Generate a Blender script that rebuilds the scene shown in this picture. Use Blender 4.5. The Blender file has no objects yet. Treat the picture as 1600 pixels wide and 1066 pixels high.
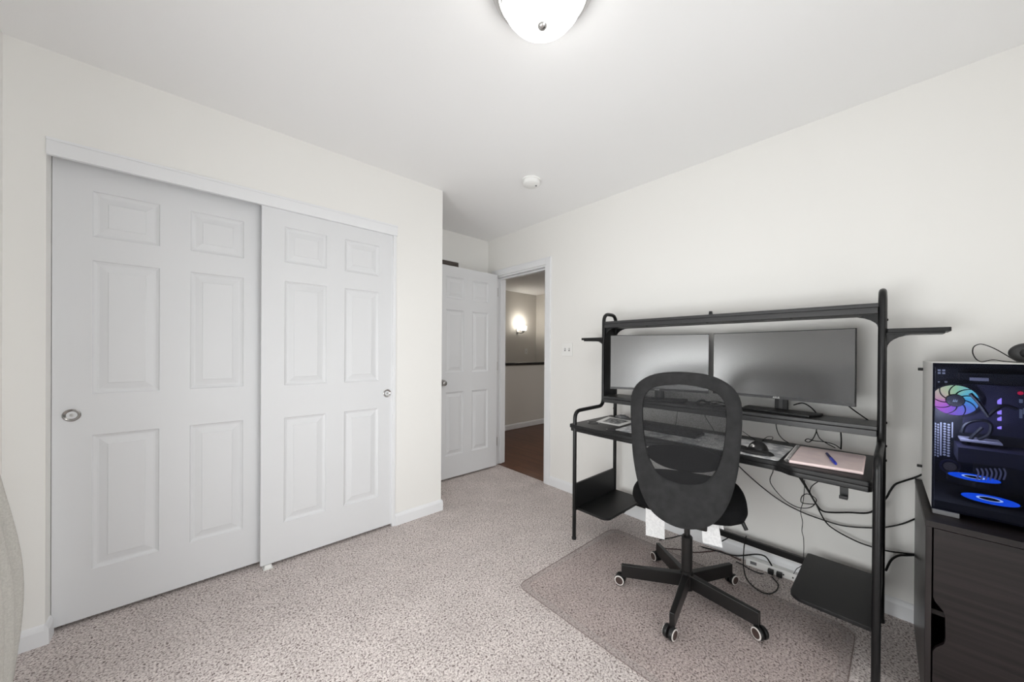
import bpy, bmesh, math, random
from mathutils import Vector, Matrix
random.seed(7)
PI = math.pi
S = bpy.context.scene
COL = S.collection

# ------------------------------------------------------------------ camera
FPX, YAW, ROLL, PITCH = 549.41, 0.7389, 0.0067, -0.0031
CX, CY, CAMZ = 803.35, 551.98, 1.2134

def ray(u, v):
    cr, sr = math.cos(ROLL), math.sin(ROLL)
    u, v = cr*u - sr*v, sr*u + cr*v
    cp, sp = math.cos(PITCH), math.sin(PITCH)
    fw, w = cp - sp*v, sp + cp*v
    c, s = math.cos(YAW), math.sin(YAW)
    return Vector((s*fw + u*c, c*fw - u*s, w))

cam_d = bpy.data.cameras.new('camera')
cam = bpy.data.objects.new('camera', cam_d)
COL.objects.link(cam)
fwd = ray(0, 0)
ax = ray(1, 0) - fwd
ay = ray(0, 1) - fwd
R = Matrix((ax, ay, -fwd)).transposed().to_4x4()
cam.matrix_world = Matrix.Translation((0, 0, CAMZ)) @ R
cam_d.sensor_width = 36.0
cam_d.sensor_fit = 'HORIZONTAL'
cam_d.lens = FPX/1600*36.0
cam_d.shift_x = -(CX - 800)/1600
cam_d.shift_y = (CY - 533)/1600
cam_d.clip_start = 0.02
S.camera = cam

def at(x, y, axis, val):
    """point of the room on the plane axis = val"""
    d = ray((x - CX)/FPX, -(y - CY)/FPX)
    o = Vector((0, 0, CAMZ))
    return o + d*((val - o[axis])/d[axis])

# ------------------------------------------------------------------ world, light, exposure
W = bpy.data.worlds.new('sky')
S.world = W
W.use_nodes = True
W.node_tree.nodes['Background'].inputs[0].default_value = (0.97, 0.98, 1.0, 1)
W.node_tree.nodes['Background'].inputs[1].default_value = 2.2

def area_light(name, loc, rot, sx, sy, watts, col=(1, 1, 1)):
    d = bpy.data.lights.new(name, 'AREA')
    d.shape = 'RECTANGLE'; d.size = sx; d.size_y = sy; d.energy = watts; d.color = col
    o = bpy.data.objects.new(name, d); COL.objects.link(o)
    o.location = loc; o.rotation_euler = rot
    return o

# fill light added to brighten the hall, unseen to the right of the doorway
area_light('hall_fill_light', (3.9, 2.0, 2.43), (0, 0, 0), 0.35, 0.35, 11, (1.0, 0.97, 0.94))
# daylight through the left window; added fill light from behind the camera
area_light('daylight_left_window', (-0.70, 0.74, 0.71), (0, -PI/2 - 0.16, 0), 1.02, 1.72, 32, (1.0, 0.995, 0.985))
area_light('rear_fill_light', (0.70, -0.96, 1.06), (PI/2 + 0.10, 0, 0), 1.20, 1.90, 15, (1.0, 0.995, 0.985))

S.view_settings.view_transform = 'Standard'
S.view_settings.look = 'None'
S.view_settings.gamma = 1.0
S.view_settings.use_curve_mapping = False
S.view_settings.exposure = 0.11
try:
    S.cycles.use_denoising = True
    S.cycles.max_bounces = 14
    S.cycles.diffuse_bounces = 8
    S.cycles.transparent_max_bounces = 16
except Exception:
    pass

# ------------------------------------------------------------------ materials
def srgb(r, g, b):
    f = lambda c: (c/255/12.92 if c/255 <= 0.04045 else ((c/255 + 0.055)/1.055)**2.4)
    return (f(r), f(g), f(b), 1)

def mat(name, col, rough=0.5, metal=0.0, spec=0.5, bump=None, vary=None, emit=None, es=0, coat=0, ior=1.5):
    """principled material; bump=(scale, strength, distance); vary=(scale, amount) mottles the colour a little"""
    m = bpy.data.materials.new(name); m.use_nodes = True
    nt = m.node_tree; b = nt.nodes['Principled BSDF']
    b.inputs['Base Color'].default_value = col
    b.inputs['Roughness'].default_value = rough
    b.inputs['Metallic'].default_value = metal
    b.inputs['Specular IOR Level'].default_value = spec
    b.inputs['Coat Weight'].default_value = coat
    b.inputs['IOR'].default_value = ior
    tc = nt.nodes.new('ShaderNodeTexCoord')
    if vary:
        n = nt.nodes.new('ShaderNodeTexNoise'); n.inputs['Scale'].default_value = vary[0]
        n.inputs['Detail'].default_value = 4
        nt.links.new(tc.outputs['Object'], n.inputs['Vector'])
        r = nt.nodes.new('ShaderNodeValToRGB')
        lo = [c*(1 - vary[1]) for c in col[:3]] + [1]
        hi = [min(1, c*(1 + vary[1])) for c in col[:3]] + [1]
        r.color_ramp.elements[0].position = 0.3; r.color_ramp.elements[0].color = lo
        r.color_ramp.elements[1].position = 0.7; r.color_ramp.elements[1].color = hi
        nt.links.new(n.outputs['Fac'], r.inputs['Fac'])
        nt.links.new(r.outputs['Color'], b.inputs['Base Color'])
    if bump:
        n = nt.nodes.new('ShaderNodeTexNoise'); n.inputs['Scale'].default_value = bump[0]
        n.inputs['Detail'].default_value = 3
        nt.links.new(tc.outputs['Object'], n.inputs['Vector'])
        bp = nt.nodes.new('ShaderNodeBump'); bp.inputs['Strength'].default_value = bump[1]
        bp.inputs['Distance'].default_value = bump[2]
        nt.links.new(n.outputs['Fac'], bp.inputs['Height'])
        nt.links.new(bp.outputs['Normal'], b.inputs['Normal'])
    if emit:
        b.inputs['Emission Color'].default_value = emit
        b.inputs['Emission Strength'].default_value = es
    return m

def see_through(name, tint, gloss_col=(1, 1, 1, 1), rough=0.0, base=0.04, edge=0.5, diffuse=0.0):
    """thin clear sheet: transparent + fresnel gloss (+ a little haze)"""
    m = bpy.data.materials.new(name); m.use_nodes = True
    nt = m.node_tree; nt.nodes.clear()
    out = nt.nodes.new('ShaderNodeOutputMaterial')
    tr = nt.nodes.new('ShaderNodeBsdfTransparent'); tr.inputs[0].default_value = tint
    gl = nt.nodes.new('ShaderNodeBsdfGlossy'); gl.inputs['Color'].default_value = gloss_col
    gl.inputs['Roughness'].default_value = rough
    lw = nt.nodes.new('ShaderNodeLayerWeight'); lw.inputs['Blend'].default_value = 0.25
    mp = nt.nodes.new('ShaderNodeMapRange')
    mp.inputs['To Min'].default_value = base; mp.inputs['To Max'].default_value = edge
    nt.links.new(lw.outputs['Fresnel'], mp.inputs['Value'])
    mx = nt.nodes.new('ShaderNodeMixShader')
    nt.links.new(mp.outputs[0], mx.inputs['Fac'])
    first = tr
    if diffuse > 0:
        df = nt.nodes.new('ShaderNodeBsdfDiffuse'); df.inputs['Color'].default_value = (0.62, 0.55, 0.54, 1)
        m2 = nt.nodes.new('ShaderNodeMixShader'); m2.inputs['Fac'].default_value = diffuse
        nt.links.new(tr.outputs[0], m2.inputs[1]); nt.links.new(df.outputs[0], m2.inputs[2])
        first = m2
    nt.links.new(first.outputs[0], mx.inputs[1]); nt.links.new(gl.outputs[0], mx.inputs[2])
    nt.links.new(mx.outputs[0], out.inputs['Surface'])
    return m

def carpet_mat():
    m = bpy.data.materials.new('carpet'); m.use_nodes = True
    nt = m.node_tree; b = nt.nodes['Principled BSDF']
    b.inputs['Roughness'].default_value = 1.0
    b.inputs['Specular IOR Level'].default_value = 0.1
    tc = nt.nodes.new('ShaderNodeTexCoord')
    n1 = nt.nodes.new('ShaderNodeTexNoise'); n1.inputs['Scale'].default_value = 135; n1.inputs['Detail'].default_value = 3
    n1.inputs['Roughness'].default_value = 0.6; n1.inputs['Distortion'].default_value = 0.6
    n2 = nt.nodes.new('ShaderNodeTexNoise'); n2.inputs['Scale'].default_value = 5; n2.inputs['Detail'].default_value = 3
    for n in (n1, n2):
        nt.links.new(tc.outputs['Object'], n.inputs['Vector'])
    r = nt.nodes.new('ShaderNodeValToRGB')
    e = r.color_ramp.elements
    e[0].position = 0.36; e[0].color = (0.17, 0.135, 0.125, 1)
    e[1].position = 0.62; e[1].color = (0.86, 0.79, 0.76, 1)
    k = e.new(0.46); k.color = (0.60, 0.53, 0.51, 1)
    nt.links.new(n1.outputs['Fac'], r.inputs['Fac'])
    r2 = nt.nodes.new('ShaderNodeValToRGB')
    r2.color_ramp.elements[0].position = 0.35; r2.color_ramp.elements[0].color = (0.9, 0.9, 0.9, 1)
    r2.color_ramp.elements[1].position = 0.65; r2.color_ramp.elements[1].color = (1, 1, 1, 1)
    nt.links.new(n2.outputs['Fac'], r2.inputs['Fac'])
    mx = nt.nodes.new('ShaderNodeMix'); mx.data_type = 'RGBA'; mx.blend_type = 'MULTIPLY'
    mx.inputs['Factor'].default_value = 1.0
    nt.links.new(r.outputs['Color'], mx.inputs[6]); nt.links.new(r2.outputs['Color'], mx.inputs[7])
    nt.links.new(mx.outputs[2], b.inputs['Base Color'])
    bp = nt.nodes.new('ShaderNodeBump'); bp.inputs['Strength'].default_value = 0.9; bp.inputs['Distance'].default_value = 0.006
    nt.links.new(n1.outputs['Fac'], bp.inputs['Height'])
    nt.links.new(bp.outputs['Normal'], b.inputs['Normal'])
    return m

def grain_mat(name, dark, light, along, scale=(3, 60), rough=0.45, planks=None):
    """wood grain stretched along one axis"""
    m = bpy.data.materials.new(name); m.use_nodes = True
    nt = m.node_tree; b = nt.nodes['Principled BSDF']
    b.inputs['Roughness'].default_value = rough
    b.inputs['Specular IOR Level'].default_value = 0.28
    tc = nt.nodes.new('ShaderNodeTexCoord')
    mp = nt.nodes.new('ShaderNodeMapping')
    sc = [scale[1]]*3; sc[along] = scale[0]
    mp.inputs['Scale'].default_value = sc
    nt.links.new(tc.outputs['Object'], mp.inputs['Vector'])
    n = nt.nodes.new('ShaderNodeTexNoise'); n.inputs['Scale'].default_value = 1; n.inputs['Detail'].default_value = 5
    nt.links.new(mp.outputs[0], n.inputs['Vector'])
    r = nt.nodes.new('ShaderNodeValToRGB')
    r.color_ramp.elements[0].position = 0.3; r.color_ramp.elements[0].color = dark
    r.color_ramp.elements[1].position = 0.72; r.color_ramp.elements[1].color = light
    nt.links.new(n.outputs['Fac'], r.inputs['Fac'])
    src = r.outputs['Color']
    if planks:
        mp2 = nt.nodes.new('ShaderNodeMapping')
        mp2.inputs['Rotation'].default_value = (0, 0, PI/2)
        nt.links.new(tc.outputs['Object'], mp2.inputs['Vector'])
        br = nt.nodes.new('ShaderNodeTexBrick')
        br.inputs['Color1'].default_value = (0.8, 0.8, 0.8, 1); br.inputs['Color2'].default_value = (1, 1, 1, 1)
        br.inputs['Mortar'].default_value = (0.45, 0.45, 0.45, 1)
        br.inputs['Scale'].default_value = 1; br.inputs['Brick Width'].default_value = 1.1
        br.inputs['Row Height'].default_value = planks; br.inputs['Mortar Size'].default_value = 0.0015
        nt.links.new(mp2.outputs[0], br.inputs['Vector'])
        mx = nt.nodes.new('ShaderNodeMix'); mx.data_type = 'RGBA'; mx.blend_type = 'MULTIPLY'
        mx.inputs['Factor'].default_value = 1
        nt.links.new(src, mx.inputs[6]); nt.links.new(br.outputs['Color'], mx.inputs[7])
        src = mx.outputs[2]
    nt.links.new(src, b.inputs['Base Color'])
    return m

def printed_mat(name, paper, ink, rows, axis, amount=0.5, words=90):
    """paper carrying faint printed lines"""
    m = bpy.data.materials.new(name); m.use_nodes = True
    nt = m.node_tree; b = nt.nodes['Principled BSDF']; b.inputs['Roughness'].default_value = 0.7
    tc = nt.nodes.new('ShaderNodeTexCoord')
    wv = nt.nodes.new('ShaderNodeTexWave'); wv.bands_direction = axis
    wv.inputs['Scale'].default_value = rows
    nt.links.new(tc.outputs['Object'], wv.inputs['Vector'])
    n = nt.nodes.new('ShaderNodeTexNoise'); n.inputs['Scale'].default_value = words
    nt.links.new(tc.outputs['Object'], n.inputs['Vector'])
    ml = nt.nodes.new('ShaderNodeMath'); ml.operation = 'MULTIPLY'
    nt.links.new(wv.outputs['Fac'], ml.inputs[0]); nt.links.new(n.outputs['Fac'], ml.inputs[1])
    r = nt.nodes.new('ShaderNodeValToRGB')
    r.color_ramp.elements[0].position = amount; r.color_ramp.elements[0].color = paper
    r.color_ramp.elements[1].position = min(1, amount + 0.12); r.color_ramp.elements[1].color = ink
    nt.links.new(ml.outputs[0], r.inputs['Fac'])
    nt.links.new(r.outputs['Color'], b.inputs['Base Color'])
    return m

def mesh_fabric_mat():
    m = bpy.data.materials.new('backrest_mesh'); m.use_nodes = True
    nt = m.node_tree; nt.nodes.clear()
    out = nt.nodes.new('ShaderNodeOutputMaterial')
    tr = nt.nodes.new('ShaderNodeBsdfTransparent')
    df = nt.nodes.new('ShaderNodeBsdfDiffuse'); df.inputs['Color'].default_value = (0.025, 0.025, 0.026, 1)
    tc = nt.nodes.new('ShaderNodeTexCoord')
    v = nt.nodes.new('ShaderNodeTexVoronoi'); v.inputs['Scale'].default_value = 420
    nt.links.new(tc.outputs['Object'], v.inputs['Vector'])
    mr = nt.nodes.new('ShaderNodeMapRange'); mr.inputs['From Min'].default_value = 0.1; mr.inputs['From Max'].default_value = 0.6
    mr.inputs['To Min'].default_value = 0.45; mr.inputs['To Max'].default_value = 0.75
    nt.links.new(v.outputs['Distance'], mr.inputs['Value'])
    mx = nt.nodes.new('ShaderNodeMixShader')
    nt.links.new(mr.outputs[0], mx.inputs['Fac'])
    nt.links.new(tr.outputs[0], mx.inputs[1]); nt.links.new(df.outputs[0], mx.inputs[2])
    nt.links.new(mx.outputs[0], out.inputs['Surface'])
    return m

def emission_mat(name, col, strength):
    m = bpy.data.materials.new(name); m.use_nodes = True
    nt = m.node_tree; nt.nodes.clear()
    out = nt.nodes.new('ShaderNodeOutputMaterial')
    e = nt.nodes.new('ShaderNodeEmission'); e.inputs[0].default_value = col; e.inputs[1].default_value = strength
    nt.links.new(e.outputs[0], out.inputs['Surface'])
    return m

def rainbow_mat():
    """light-up fan blades: hue runs around the fan (object-space angle in the YZ plane)"""
    m = bpy.data.materials.new('fan_glow'); m.use_nodes = True
    nt = m.node_tree; nt.nodes.clear()
    out = nt.nodes.new('ShaderNodeOutputMaterial')
    tc = nt.nodes.new('ShaderNodeTexCoord')
    sx = nt.nodes.new('ShaderNodeSeparateXYZ'); nt.links.new(tc.outputs['Object'], sx.inputs[0])
    a = nt.nodes.new('ShaderNodeMath'); a.operation = 'ARCTAN2'
    ng = nt.nodes.new('ShaderNodeMath'); ng.operation = 'MULTIPLY'; ng.inputs[1].default_value = -1
    nt.links.new(sx.outputs['Y'], ng.inputs[0])
    nt.links.new(sx.outputs['Z'], a.inputs[0]); nt.links.new(ng.outputs[0], a.inputs[1])
    mr = nt.nodes.new('ShaderNodeMapRange'); mr.inputs['From Min'].default_value = -PI; mr.inputs['From Max'].default_value = PI
    nt.links.new(a.outputs[0], mr.inputs['Value'])
    r = nt.nodes.new('ShaderNodeValToRGB'); r.color_ramp.interpolation = 'LINEAR'
    e = r.color_ramp.elements
    # from the left, round through the bottom, right and top
    e[0].position = 0.0; e[0].color = (1.0, 0.42, 0.72, 1)
    e[1].position = 1.0; e[1].color = (1.0, 0.55, 0.62, 1)
    for p, c in ((0.12, (0.85, 0.25, 1.0, 1)), (0.25, (0.45, 0.25, 1.0, 1)), (0.40, (0.20, 0.35, 1.0, 1)),
                 (0.52, (0.12, 0.62, 1.0, 1)), (0.62, (0.25, 0.85, 0.9, 1)), (0.74, (0.55, 0.95, 0.5, 1)), (0.86, (0.95, 0.9, 0.55, 1))):
        k = e.new(p); k.color = c
    nt.links.new(mr.outputs[0], r.inputs['Fac'])
    em = nt.nodes.new('ShaderNodeEmission'); em.inputs[1].default_value = 1.5
    nt.links.new(r.outputs['Color'], em.inputs[0])
    nt.links.new(em.outputs[0], out.inputs['Surface'])
    return m

M = {
    'wall': mat('wall_paint', srgb(236, 235, 232), 0.75, spec=0.3, bump=(260, 0.06, 0.002)),
    'ceiling': mat('ceiling_paint', srgb(243, 243, 243), 0.85, spec=0.2, bump=(180, 0.08, 0.002)),
    'trim': mat('trim_paint', srgb(232, 233, 235), 0.4, spec=0.4),
    'door': mat('door_paint', srgb(222, 223, 225), 0.45, spec=0.4, bump=(90, 0.05, 0.002)),
    'carpet': carpet_mat(),
    'hall_wood': grain_mat('hall_wood', (0.085, 0.032, 0.016, 1), (0.17, 0.07, 0.036, 1), 1, (2, 45), 0.35, 0.125),
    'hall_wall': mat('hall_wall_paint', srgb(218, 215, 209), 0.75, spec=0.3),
    'black_rail': mat('black_rail_paint', srgb(22, 18, 17), 0.35),
    'nickel': mat('brushed_nickel', (0.55, 0.54, 0.53, 1), 0.32, 1.0, bump=(300, 0.05, 0.001)),
    'chrome': mat('satin_chrome', (0.42, 0.41, 0.40, 1), 0.25, 1.0),
    'bowl': mat('lamp_glass', (1, 1, 1, 1), 0.3, emit=(1, 0.985, 0.96, 1), es=8),
    'sconce_glass': mat('sconce_glass', (1, 1, 1, 1), 0.3, emit=(1, 0.95, 0.86, 1), es=4.0),
    'white_plastic': mat('white_plastic', srgb(238, 238, 236), 0.4),
    'grey_plastic': mat('grey_plastic', srgb(110, 110, 112), 0.5),
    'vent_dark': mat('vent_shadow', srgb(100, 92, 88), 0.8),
    'black_metal': mat('black_powder_coat', (0.006, 0.006, 0.0065, 1), 0.33, spec=0.36, bump=(700, 0.06, 0.0006)),
    'black_board': mat('black_laminate', (0.008, 0.008, 0.0085, 1), 0.42, spec=0.34, bump=(500, 0.05, 0.0006)),
    'shelf_black': mat('shelf_coat_sheen', (0.028, 0.028, 0.029, 1), 0.4, spec=0.5, bump=(500, 0.05, 0.0006)),  # lighter than the frame's coat; gloss on the shelves put into the colour
    'black_plastic': mat('black_plastic', (0.007, 0.007, 0.0075, 1), 0.42, spec=0.4),
    'dark_plastic': mat('dark_plastic', (0.018, 0.018, 0.019, 1), 0.5),
    'cable': mat('cable_rubber', (0.006, 0.006, 0.006, 1), 0.5, spec=0.3),
    'brown_cable': mat('brown_cable', (0.06, 0.028, 0.024, 1), 0.5),
    'screen': mat('screen_off', (0.02, 0.02, 0.021, 1), 0.24, spec=0.5, ior=2.6),
    'bezel': mat('monitor_bezel', (0.06, 0.06, 0.062, 1), 0.4),
    'fabric': mat('chair_fabric', (0.026, 0.026, 0.0265, 1), 0.95, spec=0.15, bump=(420, 0.5, 0.002), vary=(30, 0.18)),
    'seat_fabric': mat('seat_fabric', (0.007, 0.007, 0.0075, 1), 0.95, spec=0.1, bump=(420, 0.5, 0.002)),
    'mesh': mesh_fabric_mat(),
    'chair_metal': mat('chair_metal', (0.007, 0.0065, 0.0065, 1), 0.33, spec=0.45),
    'caster_face': mat('caster_face', (0.045, 0.026, 0.022, 1), 0.5),
    'caster_ring': mat('caster_ring', srgb(205, 200, 196), 0.5),
    'mat_clear': see_through('clear_vinyl', (0.93, 0.905, 0.90, 1), rough=0.3, base=0.02, edge=0.35, diffuse=0.05),
    'mat_lip': see_through('clear_vinyl_lip', (0.95, 0.93, 0.925, 1), rough=0.3, base=0.04, edge=0.45, diffuse=0.22),  # extra haze stands in for the reflection along the bevel
    'window_glass': see_through('window_glass', (0.97, 0.98, 0.98, 1)),
    'case_glass': see_through('tinted_glass', (0.52, 0.54, 0.62, 1), base=0.003, edge=0.10),
    'case_white': mat('case_white', srgb(225, 225, 222), 0.4),
    'case_dark': mat('case_interior', (0.008, 0.008, 0.012, 1), 0.5),
    'card_dark': mat('graphics_card_shroud', (0.03, 0.028, 0.055, 1), 0.4),
    'card_grey': mat('graphics_card_plate', (0.5, 0.48, 0.55, 1), 0.4, 0.0),
    'rainbow': rainbow_mat(),
    'blue_glow': emission_mat('blue_glow', (0.012, 0.12, 1.0, 1), 1.5),
    'ice_glow': emission_mat('ice_glow', (0.42, 0.6, 1.0, 1), 2.4),
    'violet_glow': emission_mat('violet_glow', (0.42, 0.30, 1.0, 1), 2.3),
    'red_glow': emission_mat('red_glow', (0.9, 0.03, 0.10, 1), 1.2),
    'grey_print': mat('grey_print', srgb(170, 180, 190), 0.5),
    'vent_cell': mat('vent_cell', srgb(215, 215, 222), 0.5),  # pale colour stands in for the lit wall seen through the holes
    'cabinet': grain_mat('black_brown_wood', (0.007, 0.0053, 0.0053, 1), (0.020, 0.015, 0.015, 1), 1, (2.5, 70), 0.42),
    'cabinet_lit': grain_mat('black_brown_lit', (0.012, 0.010, 0.010, 1), (0.030, 0.025, 0.025, 1), 2, (2.5, 70), 0.30),  # cabinet wood lightened; light falling on the side put into the colour
    'curtain': mat('curtain_cloth', srgb(196, 194, 188), 0.9, spec=0.1, bump=(500, 0.4, 0.001), vary=(220, 0.10)),
    'tag_paper': printed_mat('tag_paper', srgb(236, 236, 236), srgb(198, 198, 200), 55, 'Z', 0.40),
    'pink_paper': printed_mat('pink_paper', srgb(226, 208, 205), srgb(196, 178, 186), 28, 'X', 0.42, 12),
    'notebook_edge': mat('notebook_edge', srgb(244, 222, 220), 0.6),
    'blue_pen': mat('blue_pen', (0.012, 0.03, 0.42, 1), 0.3),
    'pen_grip': mat('pen_grip', (0.008, 0.012, 0.08, 1), 0.4),
    'map_print': None, 'photo_print': None, 'soil': None,
}
for k in ('map_print', 'photo_print', 'soil'):
    del M[k]

def blotch_mat(name, c0, c1, scale, pos=(0.42, 0.56)):
    m = bpy.data.materials.new(name); m.use_nodes = True
    nt = m.node_tree; b = nt.nodes['Principled BSDF']; b.inputs['Roughness'].default_value = 0.6
    tc = nt.nodes.new('ShaderNodeTexCoord')
    n = nt.nodes.new('ShaderNodeTexNoise'); n.inputs['Scale'].default_value = scale; n.inputs['Detail'].default_value = 6
    nt.links.new(tc.outputs['Object'], n.inputs['Vector'])
    r = nt.nodes.new('ShaderNodeValToRGB')
    r.color_ramp.elements[0].position = pos[0]; r.color_ramp.elements[0].color = c0
    r.color_ramp.elements[1].position = pos[1]; r.color_ramp.elements[1].color = c1
    nt.links.new(n.outputs['Fac'], r.inputs['Fac'])
    nt.links.new(r.outputs['Color'], b.inputs['Base Color'])
    return m

M['mousemat'] = blotch_mat('mouse_mat_print', srgb(158, 160, 164), srgb(212, 212, 212), 22)
M['picture'] = blotch_mat('printed_picture', srgb(70, 70, 74), srgb(170, 170, 170), 40, (0.4, 0.6))

# ------------------------------------------------------------------ mesh helpers
def BM():
    return bmesh.new()

def box(bm, x0, y0, z0, x1, y1, z1):
    v = [bm.verts.new(c) for c in ((x0, y0, z0), (x1, y0, z0), (x1, y1, z0), (x0, y1, z0),
                                   (x0, y0, z1), (x1, y0, z1), (x1, y1, z1), (x0, y1, z1))]
    for f in ((3, 2, 1, 0), (4, 5, 6, 7), (0, 1, 5, 4), (1, 2, 6, 5), (2, 3, 7, 6), (3, 0, 4, 7)):
        bm.faces.new([v[i] for i in f])

def prism(bm, pts, axis, a, b):
    """polygon pts (2-D) extruded along axis from a to b"""
    def mk(p, t):
        return {0: (t, p[0], p[1]), 1: (p[0], t, p[1]), 2: (p[0], p[1], t)}[axis]
    lo = [bm.verts.new(mk(p, a)) for p in pts]
    hi = [bm.verts.new(mk(p, b)) for p in pts]
    n = len(pts)
    bm.faces.new(lo[::-1]); bm.faces.new(hi)
    for i in range(n):
        bm.faces.new((lo[i], lo[(i + 1) % n], hi[(i + 1) % n], hi[i]))

def smooth_path(pts, sub=6):
    pts = [Vector(p) for p in pts]
    if len(pts) < 3:
        return pts
    out = []
    for i in range(len(pts) - 1):
        p0 = pts[max(i - 1, 0)]; p1 = pts[i]; p2 = pts[i + 1]; p3 = pts[min(i + 2, len(pts) - 1)]
        for k in range(sub):
            t = k/sub
            out.append(0.5*((2*p1) + (p2 - p0)*t + (2*p0 - 5*p1 + 4*p2 - p3)*t*t + (3*p1 - p0 - 3*p2 + p3)*t**3))
    out.append(pts[-1])
    return out

def round_path(pts, r, n=6):
    """polyline with its corners rounded to radius r"""
    pts = [Vector(p) for p in pts]
    out = [pts[0]]
    for i in range(1, len(pts) - 1):
        a, b, c = pts[i - 1], pts[i], pts[i + 1]
        rr = r[i - 1] if isinstance(r, (list, tuple)) else r
        da, dc = (a - b), (c - b)
        d = min(rr, da.length*0.49, dc.length*0.49)
        p, q = b + da.normalized()*d, b + dc.normalized()*d
        for k in range(n + 1):
            t = k/n
            out.append(p*(1 - t)**2 + b*2*t*(1 - t) + q*t*t)
    out.append(pts[-1])
    return out

def tube(bm, pts, r, seg=8, caps=True):
    pts = [Vector(p) for p in pts]
    rings = []
    t0 = (pts[1] - pts[0]).normalized()
    up = Vector((0, 0, 1)) if abs(t0.z) < 0.9 else Vector((1, 0, 0))
    n = t0.cross(up).normalized()
    for i, p in enumerate(pts):
        if i == 0: t = pts[1] - pts[0]
        elif i == len(pts) - 1: t = pts[-1] - pts[-2]
        else: t = pts[i + 1] - pts[i - 1]
        if t.length < 1e-9: t = t0
        t = t.normalized()
        n = (n - t*n.dot(t))
        n = n.normalized() if n.length > 1e-6 else t.orthogonal().normalized()
        b = t.cross(n)
        rr = r[i] if isinstance(r, (list, tuple)) else r
        rings.append([bm.verts.new(p + (n*math.cos(2*PI*k/seg) + b*math.sin(2*PI*k/seg))*rr) for k in range(seg)])
    for i in range(len(rings) - 1):
        for k in range(seg):
            bm.faces.new((rings[i][k], rings[i][(k + 1) % seg], rings[i + 1][(k + 1) % seg], rings[i + 1][k]))
    if caps:
        bm.faces.new(rings[0][::-1]); bm.faces.new(rings[-1])

def lathe(bm, prof, c, axis=2, seg=40, flip=False):
    """profile of (radius, height) around an axis through c"""
    def mk(r, h, a):
        u, v = r*math.cos(a), r*math.sin(a)
        o = {2: (u, v, h), 1: (u, h, v), 0: (h, u, v)}[axis]
        return (c[0] + o[0], c[1] + o[1], c[2] + o[2])
    rings = []
    for r, h in prof:
        if r < 1e-6:
            rings.append([bm.verts.new(mk(0, h, 0))])
        else:
            rings.append([bm.verts.new(mk(r, h, 2*PI*k/seg)) for k in range(seg)])
    for i in range(len(rings) - 1):
        A, B = rings[i], rings[i + 1]
        for k in range(seg):
            j = (k + 1) % seg
            if len(A) == 1 and len(B) == 1: continue
            if len(A) == 1: bm.faces.new((A[0], B[j], B[k]))
            elif len(B) == 1: bm.faces.new((A[k], A[j], B[0]))
            else: bm.faces.new((A[k], A[j], B[j], B[k]))

def rounded_rect(x0, y0, x1, y1, r, n=6):
    if not isinstance(r, (list, tuple)):
        r = (r,)*4
    out = []
    for (cx, cy, a0), rr in zip(((x1, y0, -90), (x1, y1, 0), (x0, y1, 90), (x0, y0, 180)), r):
        sx = -1 if cx == x1 else 1; sy = -1 if cy == y1 else 1
        ox, oy = cx + sx*rr, cy + sy*rr
        if rr < 1e-6:
            out.append((cx, cy)); continue
        for k in range(n + 1):
            a = math.radians(a0 + 90*k/n)
            out.append((ox + rr*math.cos(a), oy + rr*math.sin(a)))
    return out

def root_of(o):
    while o.parent: o = o.parent
    return o

def obj(name, bm, m, parent=None, smooth=False, bevel=0.0, bevseg=2, sub=0, local=False):
    bmesh.ops.recalc_face_normals(bm, faces=bm.faces)
    if parent is not None and not local:
        r = root_of(parent)
        if r.type == 'EMPTY':
            bmesh.ops.translate(bm, verts=bm.verts, vec=-Vector(r.location))
    me = bpy.data.meshes.new(name); bm.to_mesh(me); bm.free()
    o = bpy.data.objects.new(name, me); COL.objects.link(o)
    if m is not None: me.materials.append(m)
    if smooth:
        for p in me.polygons: p.use_smooth = True
    if bevel:
        b = o.modifiers.new('bevel', 'BEVEL'); b.width = bevel; b.segments = bevseg; b.limit_method = 'ANGLE'
        b.angle_limit = math.radians(35)
        for p in me.polygons: p.use_smooth = True
        w = o.modifiers.new('wn', 'WEIGHTED_NORMAL'); w.keep_sharp = True
    elif smooth:
        try: me.set_sharp_from_angle(angle=math.radians(40))
        except Exception: pass
    if sub:
        s = o.modifiers.new('sub', 'SUBSURF'); s.levels = sub; s.render_levels = sub
    if parent is not None: o.parent = parent
    return o

def tag(o, label, cat, group=None):
    o['label'] = label; o['category'] = cat
    if group: o['group'] = group
    return o

def thing(name, label, cat, loc=(0, 0, 0), rotz=0, group=None):
    o = bpy.data.objects.new(name, None); COL.objects.link(o)
    o.empty_display_size = 0.05
    o.location = loc; o.rotation_euler = (0, 0, rotz)
    return tag(o, label, cat, group)

def struct(name, bm, m, parent=None, **kw):
    o = obj(name, bm, m, parent, **kw)
    if parent is None: o['kind'] = 'structure'
    return o

def bx(*a):
    b = BM(); box(b, *a); return b

def text_mesh(body, size, m, name, parent, mw, extrude=0.0004):
    """lettering turned into mesh; mw is its world matrix"""
    cu = bpy.data.curves.new(name, 'FONT'); cu.body = body; cu.size = size; cu.extrude = extrude
    cu.align_x = 'CENTER'; cu.align_y = 'CENTER'
    tmp = bpy.data.objects.new(name + '_tmp', cu); COL.objects.link(tmp)
    dg = bpy.context.evaluated_depsgraph_get()
    me = bpy.data.meshes.new_from_object(tmp.evaluated_get(dg))
    bpy.data.objects.remove(tmp); bpy.data.curves.remove(cu)
    b = BM(); b.from_mesh(me); bpy.data.meshes.remove(me)
    bmesh.ops.transform(b, matrix=mw, verts=b.verts)
    return obj(name, b, m, parent)

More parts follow.
